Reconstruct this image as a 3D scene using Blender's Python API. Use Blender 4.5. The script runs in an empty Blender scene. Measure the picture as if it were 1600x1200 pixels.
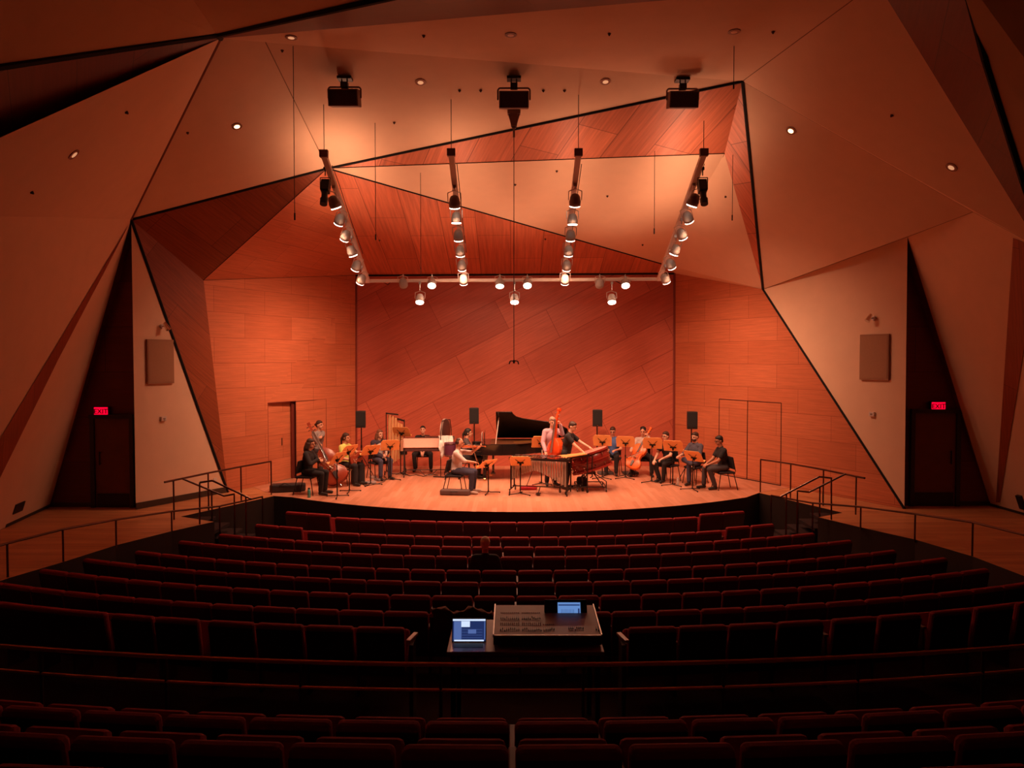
import bpy, math, random
from mathutils import Vector as V, Matrix as MX
random.seed(7)
R = math.radians
C = bpy.context.scene.collection
S = bpy.context.scene

# ------------------------------------------------------------ camera, world, exposure
CAM_Z, PITCH, FPX = 3.3, R(1.9), 1200.0
cd = bpy.data.cameras.new('camera'); cam = bpy.data.objects.new('camera', cd); C.objects.link(cam)
cam.location = (0, 0, CAM_Z); cam.rotation_euler = (math.pi/2 - PITCH, 0, 0)
cd.sensor_width = 36; cd.lens = 36*FPX/1600; cd.clip_start = .05; cd.clip_end = 200
S.camera = cam
w = bpy.data.worlds.new('world'); S.world = w; w.use_nodes = True
w.node_tree.nodes['Background'].inputs[0].default_value = (1, .12, .04, 1)
w.node_tree.nodes['Background'].inputs[1].default_value = .003
S.view_settings.view_transform = 'Standard'; S.view_settings.look = 'None'
S.view_settings.gamma = 1; S.view_settings.exposure = 0.0; S.view_settings.use_curve_mapping = False
LIGHT_COL = (1.0, .50, .30); LAMP_W = 290.0; FILL_W = 17.0

# ------------------------------------------------------------ pixel rays to points in the hall
def ray(px, py):
    u = (px-800)/FPX; v = (600-py)/FPX; c, s = math.cos(PITCH), math.sin(PITCH)
    return V((u, c+v*s, -s+v*c))
O = V((0, 0, CAM_Z))
def P(px, py, d):
    r = ray(px, py); return O + r*(d/r.y)
def G(px, py, z=0.0):
    r = ray(px, py); return O + r*((z-CAM_Z)/r.z)
def plane(a, b, c):
    n = (b-a).cross(c-a).normalized()
    if n.dot(O-a) < 0: n = -n
    return (a, n)
def PP(px, py, pl, off=0.0):
    r = ray(px, py); a, n = pl
    return O + r*((a+n*off-O).dot(n)/r.dot(n))

# ------------------------------------------------------------ materials
MATS = {}
def mat(name, col, rough=.6, metal=0, emit=None, es=0, noise=0, nscale=20, spec=.5, alpha=None, trans=0):
    if name in MATS: return MATS[name]
    m = bpy.data.materials.new(name); m.use_nodes = True; nt = m.node_tree; b = nt.nodes['Principled BSDF']
    b.inputs['Base Color'].default_value = (*col, 1); b.inputs['Roughness'].default_value = rough
    b.inputs['Metallic'].default_value = metal; b.inputs['Specular IOR Level'].default_value = spec
    b.inputs['Transmission Weight'].default_value = trans
    if emit: b.inputs['Emission Color'].default_value = (*emit, 1); b.inputs['Emission Strength'].default_value = es
    tc = nt.nodes.new('ShaderNodeTexCoord'); nz = nt.nodes.new('ShaderNodeTexNoise'); nz.inputs['Scale'].default_value = nscale
    nz.inputs['Detail'].default_value = 3
    nt.links.new(tc.outputs['Object'], nz.inputs['Vector'])
    k = noise if noise else .06
    mx = nt.nodes.new('ShaderNodeMix'); mx.data_type = 'RGBA'
    mx.inputs['A'].default_value = (*[c*(1-k) for c in col], 1); mx.inputs['B'].default_value = (*[min(1, c*(1+k)) for c in col], 1)
    nt.links.new(nz.outputs['Fac'], mx.inputs['Factor']); nt.links.new(mx.outputs['Result'], b.inputs['Base Color'])
    MATS[name] = m; return m
def wood(name, c1, c2, bw, bh, mortar=.006, rough=.42, grain=.5, seam=(.35, .35, .35), gs=(1.2, 26), seed=0):
    m = bpy.data.materials.new(name); m.use_nodes = True; nt = m.node_tree; b = nt.nodes['Principled BSDF']; L = nt.links.new
    uv = nt.nodes.new('ShaderNodeUVMap'); br = nt.nodes.new('ShaderNodeTexBrick')
    br.inputs['Scale'].default_value = 1; br.inputs['Brick Width'].default_value = bw; br.inputs['Row Height'].default_value = bh
    br.inputs['Mortar Size'].default_value = mortar; br.offset = .41; br.inputs['Bias'].default_value = 0; br.inputs['Mortar Smooth'].default_value = .1
    br.inputs['Color1'].default_value = (*c1, 1); br.inputs['Color2'].default_value = (*c2, 1)
    br.inputs['Mortar'].default_value = (*[a*s for a, s in zip(c1, seam)], 1)
    L(uv.outputs['UV'], br.inputs['Vector'])
    mp = nt.nodes.new('ShaderNodeMapping'); mp.inputs['Scale'].default_value = (gs[0], gs[1], 1); mp.inputs['Location'].default_value = (seed*3.7, seed, 0)
    nz = nt.nodes.new('ShaderNodeTexNoise'); nz.inputs['Scale'].default_value = 1; nz.inputs['Detail'].default_value = 5; nz.inputs['Roughness'].default_value = .65
    L(uv.outputs['UV'], mp.inputs['Vector']); L(mp.outputs['Vector'], nz.inputs['Vector'])
    mr = nt.nodes.new('ShaderNodeMapRange'); mr.inputs['From Min'].default_value = .25; mr.inputs['From Max'].default_value = .75
    mr.inputs['To Min'].default_value = 1-grain*.5; mr.inputs['To Max'].default_value = 1+grain*.5
    L(nz.outputs['Fac'], mr.inputs['Value'])
    vm = nt.nodes.new('ShaderNodeVectorMath'); vm.operation = 'SCALE'
    L(br.outputs['Color'], vm.inputs[0]); L(mr.outputs['Result'], vm.inputs['Scale']); L(vm.outputs['Vector'], b.inputs['Base Color'])
    b.inputs['Roughness'].default_value = rough; b.inputs['Specular IOR Level'].default_value = .35
    MATS[name] = m; return m
W_SIDE = wood('side wall cherry veneer', (.62,.20,.095), (.53,.155,.07), 1.7, .62, seam=(.55,.45,.45), mortar=.006, grain=.42)
W_BACK = wood('back wall diagonal veneer', (.56,.14,.08), (.45,.10,.058), 3.1, .95, seam=(.6,.5,.5), mortar=.010, grain=.45)
W_TOP = wood('ceiling veneer', (.68,.22,.115), (.56,.165,.085), 2.6, .9, seam=(.38,.34,.34), mortar=.009, grain=.6, gs=(.6, 14))
W_FACET = wood('proscenium veneer', (.36,.09,.035), (.28,.065,.024), 3.0, 1.0, seam=(.5,.5,.5), mortar=.006, grain=.6)
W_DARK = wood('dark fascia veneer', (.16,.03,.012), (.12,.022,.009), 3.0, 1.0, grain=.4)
W_FLOOR = wood('maple stage boards', (.66,.31,.20), (.52,.22,.125), 1.3, .11, mortar=.0012, grain=.25, rough=.38, seam=(.7,.7,.7), gs=(1, 18))
W_WALK = wood('walkway boards', (.62,.28,.12), (.5,.2,.085), 2.2, .2, mortar=.001, grain=.5, rough=.45, seam=(.7,.7,.7), gs=(.8, 9))
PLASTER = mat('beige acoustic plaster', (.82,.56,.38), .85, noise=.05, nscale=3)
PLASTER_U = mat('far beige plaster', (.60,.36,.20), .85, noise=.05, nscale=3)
BLACK = mat('black reveal', (.006,.004,.004), .9)
STEEL = mat('dark steel rail', (.16,.10,.08), .3, 1)
BLKMET = mat('black metal', (.02,.016,.015), .4, .6)
BLKPL = mat('black plastic', (.018,.014,.014), .5)
BLKFAB = mat('black fabric', (.02,.015,.018), .9, noise=.3)
WHITEMET = mat('white painted metal', (.72,.62,.55), .45)
ALU = mat('cast aluminium', (.55,.5,.47), .35, .8)
SILVER = mat('silver', (.8,.75,.7), .2, 1)
BRASS = mat('brass tube', (.85,.62,.3), .25, .9)
LENS = mat('lit lamp lens', (1,1,1), .3, emit=(1,.72,.55), es=9)
REDFAB = mat('red seat fabric', (.32,.009,.012), .85, noise=.25, nscale=60)
SEATWOOD = mat('seat shell dark wood', (.05,.010,.008), .45, noise=.2)
COPPER = mat('orange lacquered wood desk', (1.0,.46,.16), .42, .2, noise=.12, nscale=9)
CARPET = mat('dark carpet', (.022,.005,.005), .95, noise=.3, nscale=80)

# ------------------------------------------------------------ mesh builder
class MB:
    def __init__(s): s.v = []; s.f = []; s.uv = None
    def add(s, vs, fs, M=None):
        n = len(s.v)
        s.v += [tuple(M @ V(p)) if M else tuple(p) for p in vs]; s.f += [tuple(i+n for i in f) for f in fs]; return s
    def box(s, c, d, M=None, taper=1.0):
        x, y, z = c; a, b, h = d[0]/2, d[1]/2, d[2]/2; t = taper
        vs = [(x-a,y-b,z-h),(x+a,y-b,z-h),(x+a,y+b,z-h),(x-a,y+b,z-h),(x-a*t,y-b*t,z+h),(x+a*t,y-b*t,z+h),(x+a*t,y+b*t,z+h),(x-a*t,y+b*t,z+h)]
        return s.add(vs, [(3,2,1,0),(4,5,6,7),(0,1,5,4),(1,2,6,5),(2,3,7,6),(3,0,4,7)], M)
    def rod(s, a, b, r, r2=None, n=8, M=None):
        a, b = V(a), V(b); r2 = r if r2 is None else r2; d = b-a
        if d.length < 1e-6: return s
        q = d.to_track_quat('Z', 'Y').to_matrix(); vs = []
        for p, rr in ((a, r), (b, r2)):
            for i in range(n):
                t = 2*math.pi*i/n; vs.append(p + q @ V((rr*math.cos(t), rr*math.sin(t), 0)))
        fs = [(i, (i+1) % n, n+(i+1) % n, n+i) for i in range(n)] + [tuple(range(n-1, -1, -1)), tuple(range(n, 2*n))]
        return s.add(vs, fs, M)
    def path(s, pts, r, n=6, M=None):
        for a, b in zip(pts, pts[1:]): s.rod(a, b, r, None, n, M)
        return s
    def bar(s, a, b, w, h, up=(0,0,1), M=None):
        a, b = V(a), V(b); d = b-a; L = d.length; z = d.normalized(); x = V(up).cross(z).normalized(); y = z.cross(x)
        T = MX((( x.x,y.x,z.x,a.x),(x.y,y.y,z.y,a.y),(x.z,y.z,z.z,a.z),(0,0,0,1)))
        return s.box((0,0,L/2), (w,h,L), (M @ T) if M else T)
    def ball(s, c, r, n=12, m=8, M=None):
        r = (r,r,r) if isinstance(r, (int, float)) else r; vs = [(c[0],c[1],c[2]+r[2])]
        for j in range(1, m):
            t = math.pi*j/m
            for i in range(n):
                a = 2*math.pi*i/n; vs.append((c[0]+r[0]*math.sin(t)*math.cos(a), c[1]+r[1]*math.sin(t)*math.sin(a), c[2]+r[2]*math.cos(t)))
        vs.append((c[0],c[1],c[2]-r[2])); fs = [(0,1+i,1+(i+1) % n) for i in range(n)]
        for j in range(m-2):
            o = 1+j*n; fs += [(o+i,o+n+i,o+n+(i+1) % n,o+(i+1) % n) for i in range(n)]
        o = 1+(m-2)*n; e = len(vs)-1; fs += [(o+i,e,o+(i+1) % n) for i in range(n)]
        return s.add(vs, fs, M)
    def cap(s, a, b, r, r2=None, n=12):
        r2 = r if r2 is None else r2; s.rod(a, b, r, r2, n); s.ball(a, r, n, 8); s.ball(b, r2, n, 8); return s
    def lathe(s, prof, n=20, M=None):
        vs = []
        for r, z in prof:
            for i in range(n): t = 2*math.pi*i/n; vs.append((r*math.cos(t), r*math.sin(t), z))
        fs = []
        for j in range(len(prof)-1): fs += [(j*n+i, j*n+(i+1) % n, (j+1)*n+(i+1) % n, (j+1)*n+i) for i in range(n)]
        fs += [tuple(range(n-1,-1,-1)), tuple(range((len(prof)-1)*n, len(prof)*n))]
        return s.add(vs, fs, M)
    def prism(s, pts, h, M=None):   # outline in local xy, thickness h along z
        n = len(pts); vs = [(x,y,0) for x,y in pts] + [(x,y,h) for x,y in pts]
        return s.add(vs, [tuple(range(n-1,-1,-1)), tuple(range(n,2*n))] + [(i,(i+1) % n,n+(i+1) % n,n+i) for i in range(n)], M)
    def build(s, name, m, parent=None, smooth=False, bevel=0, remesh=0, soft=0):
        me = bpy.data.meshes.new(name); me.from_pydata(s.v, [], s.f); me.update(); me.materials.append(m)
        if smooth: me.polygons.foreach_set('use_smooth', [True]*len(me.polygons))
        o = bpy.data.objects.new(name, me); C.objects.link(o)
        if parent: o.parent = parent
        if bevel: b = o.modifiers.new('bevel', 'BEVEL'); b.width = bevel; b.segments = 2; b.limit_method = 'ANGLE'
        if remesh:
            r = o.modifiers.new('remesh', 'REMESH'); r.mode = 'VOXEL'; r.voxel_size = remesh; r.use_smooth_shade = True
            if soft: k = o.modifiers.new('smooth', 'SMOOTH'); k.factor = .5; k.iterations = soft
        return o
def tag(o, label, cat, group=None):
    o['label'] = label; o['category'] = cat
    if group: o['group'] = group
    return o
def thing(name, label, cat, loc=(0,0,0), rz=0.0, group=None):
    o = bpy.data.objects.new(name, None); C.objects.link(o); o.location = loc; o.rotation_euler = (0,0,rz); o.empty_display_size = .1
    return tag(o, label, cat, group)
def struct(o): o['kind'] = 'structure'; return o
def dup(root, loc=None, rz=None, label=None):
    def cp(o, par):
        c = o.copy(); C.objects.link(c)
        if par: c.parent = par
        for ch in [x for x in KIDS.get(o.name, [])]: cp(ch, c)
        return c
    KIDS = {}
    def walk(o):
        KIDS[o.name] = list(o.children)
        for c in o.children: walk(c)
    walk(root); r = cp(root, None)
    if loc is not None: r.location = loc
    if rz is not None: r.rotation_euler = (0,0,rz)
    if label: r['label'] = label
    return r

def facet(name, polys, m, angle=0.0, axis=None, off=0.0):
    """planar polygons sharing one object; uv in metres, u along `axis` (turned by angle) in each plane"""
    me = bpy.data.meshes.new(name); vs = []; fs = []; uvs = []
    for poly in polys:
        a, b, c = poly[0], poly[1], poly[2]; n = (b-a).cross(c-a).normalized()
        if n.dot(O-a) < 0: n = -n
        ax = V(axis) if axis else V((0,0,1)).cross(n)
        ax = (ax - n*ax.dot(n))
        if ax.length < 1e-3: ax = V((1,0,0)) - n*n.x
        ax.normalize(); ay = n.cross(ax); ca, sa = math.cos(R(angle)), math.sin(R(angle)); u = ax*ca + ay*sa; v = n.cross(u)
        if sum(((poly[i]-a).cross(poly[i+1]-a)).dot(n) for i in range(1, len(poly)-1)) < 0: poly = poly[::-1]
        k = len(vs); vs += [p+n*off for p in poly]; fs.append(tuple(range(k, k+len(poly)))); uvs += [(p.dot(u), p.dot(v)) for p in poly]
    me.from_pydata(vs, [], fs); me.update(); l = me.uv_layers.new(name='UVMap')
    for poly in me.polygons:
        for li in poly.loop_indices: l.data[li].uv = uvs[me.loops[li].vertex_index]
    me.materials.append(m); o = bpy.data.objects.new(name, me); C.objects.link(o); return struct(o)

# ------------------------------------------------------------ hall shell
A = P(205,343,16.7); W0 = V((A.x, A.y, 0)); W1 = G(356,769)
BL = G(556,728); BR = G(1053,728); FL = P(556,430,BL.y); FR = P(1054,427,BR.y)
wl = plane(BL, FL, W1); Cc = PP(318,438,wl); D = P(512,263,17.5)
E = P(1160,127,15.0); M_ = P(1132,240,17.0)
R0 = G(1413,795); R1 = P(1418,370,R0.y); R0 = V((R1.x,R1.y,0)) if False else R0
wr = plane(BR, FR, R0); Gg = PP(1192,452,wr)
kpl = plane(FL, FR, D); N = PP(1033,412,kpl)
LB1 = V((-10.3,17.0,0)); LB0 = V((-9.9,14.9,0)); lw = plane(LB1, LB0, A)
RB1 = V((10.75,17.15,0)); RB0 = V((10.85,14.9,0)); rw = plane(RB1, RB0, R1)
B = P(345,60,13.0); Vv = P(1370,-28,11.0)
Q = PP(1520,331,rw); J2 = PP(1625,387,rw)
K_ = PP(415,66,plane(A,B,D))
LT = PP(-260,332,lw)

facet('wall_back', [[BL,BR,FR,FL]], W_BACK, angle=27)
_u = (BL-W1); _u.z = 0; _u.normalize(); DH = 2.12
pb0 = W1+_u*(G(431,757)-W1).dot(_u); pb1 = W1+_u*(G(473,748)-W1).dot(_u); pb2 = W1+_u*(G(517,738)-W1).dot(_u); _h = V((0,0,DH))
sl = W1+_u*(G(420,763)-W1).dot(_u); _v = R0-BR; _v.z = 0; _v.normalize(); sr = BR+_v*(G(1211,764)-BR).dot(_v)
facet('wall_left', [[FL,Cc,W1,pb0,pb0+_h],[FL,pb0+_h,pb1+_h],[FL,pb1+_h,pb1,BL]], W_SIDE)
facet('wall_left_upper', [[FL,D,Cc]], W_SIDE)
facet('wall_right', [[BR,FR,Gg,R0]], W_SIDE)
facet('wall_left_proscenium', [[A,W1,Cc],[A,Cc,D]], W_FACET, angle=-38)
facet('ceiling_stage_wood', [[D,FL,FR,N]], W_TOP, axis=(0,1,0))
facet('ceiling_stage_beige', [[D,M_,N],[M_,Gg,N],[Gg,FR,N]], PLASTER)
facet('ceiling_header', [[D,E,M_],[E,Gg,M_]], W_TOP, axis=(.15,0,1))
facet('wall_left_white', [[A,W0,W1]], PLASTER)
facet('wall_right_white', [[Gg,R1,R0]], PLASTER)
facet('ceiling_left', [[A,LT,B]], PLASTER)
Bl = P(-260,345,9.5)
facet('ceiling_left_inner', [[A,B,K_,D]], PLASTER)
facet('ceiling_center', [[K_,D,E]], PLASTER)
facet('ceiling_front', [[B,K_,E],[B,E,Vv]], PLASTER)
facet('ceiling_right_inner', [[E,Gg,Q],[Gg,R1,Q]], PLASTER)
facet('ceiling_right', [[E,Q,J2],[E,J2,Vv]], PLASTER)
# side walls (leaning in) and the door niches behind the proscenium edges
LB9 = V((-9.0,5.0,0)); 
facet('wall_left_side', [[LB1,LB0,LT,A],[LB0,PP(-260,1200,lw),LT]] if False else [[LB1,LB0+(LB0-LB1)*4,LT,A]], PLASTER)
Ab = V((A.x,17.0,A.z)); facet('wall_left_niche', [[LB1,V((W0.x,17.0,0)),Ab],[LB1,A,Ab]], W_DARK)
facet('wall_left_return', [[W0,A,Ab,V((W0.x,17.0,0))]], PLASTER)
RT = PP(1760,440,rw)
facet('wall_right_side', [[RB1,R1,Q,J2,RT,RB0+(RB0-RB1)*4]], PLASTER)
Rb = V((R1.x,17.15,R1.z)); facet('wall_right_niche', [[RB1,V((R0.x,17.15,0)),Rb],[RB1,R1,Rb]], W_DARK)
facet('wall_right_return', [[R0,R1,Rb,V((R0.x,17.15,0))]], PLASTER)
def ppoly(pl, pts, off=.012): return [PP(x,y,pl,off) for x,y in pts]
facet('wall_left_stripe', [ppoly(lw, [(201,352),(76,560),(0,686),(-60,786),(-30,800),(0,747),(92,560),(197,360)])], W_FACET, angle=-60)
facet('wall_right_stripe', [ppoly(rw, [(1583,372),(1612,384),(1640,400),(1600,545),(1562,785),(1556,785),(1568,600)])], W_FACET, angle=70)
# upper clouds and dark fascias
U0 = P(340,55,12.6); U1_ = P(590,0,9.6); U2_ = P(1000,-90,7.0); Ul = P(0,105,9.0); Ul2 = P(-260,142,7.4)
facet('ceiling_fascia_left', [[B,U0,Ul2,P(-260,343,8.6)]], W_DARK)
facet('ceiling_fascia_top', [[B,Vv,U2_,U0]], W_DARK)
U3_ = P(120,-260,6.0)
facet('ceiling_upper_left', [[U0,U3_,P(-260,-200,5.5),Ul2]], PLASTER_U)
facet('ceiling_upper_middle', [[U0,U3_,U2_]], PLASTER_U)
X0 = P(1490,-60,9.5); X1 = P(1690,560,9.5)
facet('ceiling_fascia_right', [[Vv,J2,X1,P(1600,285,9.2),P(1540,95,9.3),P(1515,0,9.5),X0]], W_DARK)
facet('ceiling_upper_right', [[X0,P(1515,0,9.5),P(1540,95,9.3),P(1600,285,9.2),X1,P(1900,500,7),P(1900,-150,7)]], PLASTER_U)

def trimline(n, pts, r=.03, m=BLACK):
    o = MB().path([p+V((0,-.01,0)) for p in pts], r, 6).build('trim_%d' % n, m); struct(o)
trimline(1, [W1,A,D,E,Gg], .035); trimline(2, [Gg,R0], .03); trimline(3, [D,N], .022); trimline(4, [A,B], .03, W_FACET)
trimline(5, [B,U0,U1_,U2_], .05); trimline(6, [U0,Ul,Ul2], .05); trimline(7, [Vv+V((0,0,0)),X0,P(1515,0,9.5),P(1540,95,9.3),P(1600,285,9.2),X1], .05)
trimline(8, [FL,FR], .045); trimline(9, [M_,FR+V((-.05,0,0))], .006, mat('plaster seam', (.25,.11,.05), .8))
trimline(10, [D, M_], .01); trimline(11, [E, Q, J2], .008, MATS['plaster seam']); trimline(12, [Gg,R1,Q], .008, MATS['plaster seam'])
trimline(13, [K_,D], .008, MATS['plaster seam']); trimline(14, [E,Vv], .008, MATS['plaster seam']); trimline(15,[FL,Cc,D],.005,BLACK)
# black slot behind the top of the back wall; corner shade painted as strips
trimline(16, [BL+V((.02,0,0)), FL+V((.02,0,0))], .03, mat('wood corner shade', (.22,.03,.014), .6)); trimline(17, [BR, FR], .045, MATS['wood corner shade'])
# baseboards
def base(name, a, b, h=.12, t=.02):
    n = V((0,0,1)).cross(b-a).normalized(); n = n if n.dot(O-a) > 0 else -n
    o = MB().bar(a+n*t/2+V((0,0,h/2)), b+n*t/2+V((0,0,h/2)), h, t, up=n).build(name, mat('dark base strip', (.05,.03,.02), .5)); struct(o)
base('baseboard_left_white', W0, W1, .14); base('baseboard_left_side', LB1, LB0, .1); base('baseboard_right_side', RB1, RB0, .1)
base('baseboard_left_niche', LB1, V((-9.35,17.0,0)), .1); base('baseboard_right_niche', RB1, V((9.95,17.15,0)), .1)

# ------------------------------------------------------------ floors
def flat(name, pts, m, axis=(0,1,0), t=0.0, edge=None):
    o = facet(name, [pts], m, axis=axis)
    return o
SL = G(428,775); SR = G(1186,770)
yc = G(800,800).y; rr = ((SL.x-SR.x)/2)**2; sag = (SL.y+SR.y)/2-yc; RS = (rr+sag*sag)/(2*sag)
x0 = (SL.x+SR.x)/2; edge = []
for i in range(25):
    x = SL.x+(SR.x-SL.x)*i/24; edge.append(V((x, yc+RS-math.sqrt(RS*RS-(x-x0)**2), 0)))
T1 = G(283,807); T2 = G(335,815); lp = [G(268,830),G(181,852),G(96,879),G(11,904),G(-120,950)]
TR1 = G(1316,801); TR2 = G(1278,808); rp = [G(1345,824),G(1430,843),G(1520,869.5),G(1600,900),G(1720,945)]
s0, s1 = V((SL.x, SL.y, 0)), V((SR.x, SR.y, 0))
flat('floor_stage', [s0]+edge[1:-1]+[s1, sr, BR, BL, sl], W_FLOOR)
WALKL = [s0, sl, W1, W0, V((W0.x,17.0,0)), LB1, LB0+(LB0-LB1)*3, lp[-1], lp[-2], lp[-3], lp[-4], lp[0], T2, T1]
WALKR = [s1, sr, R0, V((R0.x,17.15,0)), RB1, RB0+(RB0-RB1)*3, rp[-1], rp[-2], rp[-3], rp[-4], rp[0], TR2, TR1]
flat('floor_walkway_left', [p-V((0,0,.003)) for p in WALKL], W_WALK, axis=(1,0,0)); flat('floor_walkway_right', [p-V((0,0,.003)) for p in WALKR], W_WALK, axis=(1,0,0))
# dark faces under the stage edge and the walkways
def skirt(name, pts, zb, m):
    b = MB()
    for p, q in zip(pts, pts[1:]): b.add([p, q, V((q.x,q.y,zb)), V((p.x,p.y,zb))], [(0,1,2,3)])
    struct(b.build(name, m))
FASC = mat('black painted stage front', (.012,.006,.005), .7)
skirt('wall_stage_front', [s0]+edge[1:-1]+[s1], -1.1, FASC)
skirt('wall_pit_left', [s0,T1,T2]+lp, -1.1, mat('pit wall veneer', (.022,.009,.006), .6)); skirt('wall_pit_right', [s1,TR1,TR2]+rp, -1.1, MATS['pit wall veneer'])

# ------------------------------------------------------------ seating rake
ROWS = [(15.7,812),(14.8,835),(13.95,850),(13.1,865),(12.2,886),(11.25,904),(10.35,925),(9.4,950),(8.5,974),(5.0,1112),(3.95,1144),(2.9,1203)]
YC = 30.0; SW = .565
def topz(d, y): return P(800, y, d).z
FZ = [topz(d,y)-.86 for d, y in ROWS]
def ring(b, d0, d1, z, zlow, half):   # a curved step between radii
    r0, r1 = YC-d0, YC-d1; n = 30; vs = []
    for i in range(n+1):
        a = half*(2*i/n-1)
        for r in (r0, r1): vs.append((r*math.sin(a), YC-r*math.cos(a), z))
        vs.append((r0*math.sin(a), YC-r0*math.cos(a), zlow))
        vs.append((r1*math.sin(a), YC-r1*math.cos(a), zlow))
    fs = []
    for i in range(n):
        k = 4*i; fs += [(k,k+1,k+5,k+4),(k+2,k,k+4,k+6),(k+1,k+3,k+7,k+5)]
    b.add(vs, fs)
b = MB()
for i, (d, y) in enumerate(ROWS):
    d1 = d-.22; d0 = (ROWS[i-1][0]-.22) if i else 17.6
    if i == 9: d0 = 6.3
    ring(b, d0, d1, FZ[i], -1.6, .56 if i < 9 else .62)
ring(b, 8.28, 6.3, FZ[8], -1.6, .56)
struct(b.build('floor_seating', CARPET))
pf = FZ[0]-.004
flat('floor_pit', [V((-8,10,pf)),V((8,10,pf)),V((8,19.5,pf)),V((-8,19.5,pf))], mat('pit floor', (.35,.22,.14), .6))

# ------------------------------------------------------------ one theatre seat, copied
def theatre_seat():
    t = thing('theatre_seat', 'x', 'theatre seat')
    b = MB(); pr = [(-.265,0),(.265,0),(.272,.30),(.272,.515),(.262,.545),(-.262,.545),(-.272,.515),(-.272,.30)]
    T = MX.Translation((0,.0,.30)) @ MX.Rotation(R(99),4,'X')
    b.prism(pr, .085, T @ MX.Translation((0,.0,-.02))); b.build('backrest', REDFAB, t, bevel=.028)
    b = MB().prism([(-.262,-.02),(.262,-.02),(.268,.50),(-.268,.50)], .014, T @ MX.Translation((0,0,.058))); b.build('back_shell', SEATWOOD, t, bevel=.004)
    b = MB().box((0,.27,.43), (.50,.12,.40), MX.Translation((0,0,.0)) ); 
    b = MB().box((0,0,0), (.50,.44,.11), MX.Translation((0,.20,.48)) @ MX.Rotation(R(62),4,'X')); b.build('seat', REDFAB, t, bevel=.035)
    b = MB()
    b.box((-.2825,.13,.30), (.035,.30,.60), taper=.9).build('side_panel', SEATWOOD, t, bevel=.006)
    b = MB().box((-.2825,.14,.615), (.05,.34,.03)); b.build('armrest', mat('armrest wood', (.10,.025,.012), .5), t, bevel=.01)
    return t
proto = theatre_seat(); first = True
ORD = ['first','second','third','fourth','fifth','sixth','seventh','eighth','ninth','tenth','eleventh','twelfth','thirteenth','fourteenth']
ROWN = ['front row by the stage','second row from the stage','third row from the stage','fourth row from the stage','fifth row from the stage','sixth row from the stage',
 'seventh row from the stage','eighth row from the stage','row beside the mixing desk','row just behind the guard rails','second row behind the guard rails','nearest row at the bottom']
EXT = [[(450,518),(526,1087),(1091,1160)], [(402,475),(483,1125),(1131,1207)], [(345,1270)], [(283,1327)], [(215,1396)], [(135,1475)], [(67,1540)], [(-35,1650)],
 [(-40,168),(178,316),(328,636),(978,1284),(1294,1436),(1446,1640)], [(-70,1670)], [(-80,1680)], [(-60,1660)]]
def ang_at(px, d, z):   # angle on the row's arc that projects to px
    lo, hi = -.7, .7; r = YC-d
    for _ in range(40):
        m = (lo+hi)/2; x = r*math.sin(m); y = YC-r*math.cos(m)
        if 800+1200*x/y < px: lo = m
        else: hi = m
    return (lo+hi)/2
SEATPOS = {}
for i, ((d, y), blocks) in enumerate(zip(ROWS, EXT)):
    r = YC-d; allp = []
    for bi, (p0, p1) in enumerate(blocks):
        a0, a1 = ang_at(p0,d,0), ang_at(p1,d,0); n = max(1, round((a1-a0)*r/SW))
        if i >= 9: n += n % 2
        st = (a1-a0)/n
        if i >= 9: st = SW*1.02/r; a0 = -n/2*st; 
        for k in range(n):
            lift = .05 if (i < 2 and bi in (0,2)) else 0
            allp.append((a0+(k+.5)*st, lift))
    n = len(allp); h = (n+1)//2
    for k, (a, lift) in enumerate(allp):
        side = 'left' if k < h else 'right'; q = k if k < h else n-1-k
        edge_w = 'end' if i not in (7,8,9,10,11) else 'photo edge'
        lab = 'dark red theatre seat, %s from the %s %s, %s' % (ORD[q], side, edge_w, ROWN[i])
        s_ = proto if first else dup(proto); first = False
        s_['label'] = lab; s_['group'] = 'theatre seats in the hall'
        s_.location = (r*math.sin(a), YC-r*math.cos(a), FZ[i]+lift); s_.rotation_euler = (0,0,a)
        SEATPOS[(i,k)] = (a, r)

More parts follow.
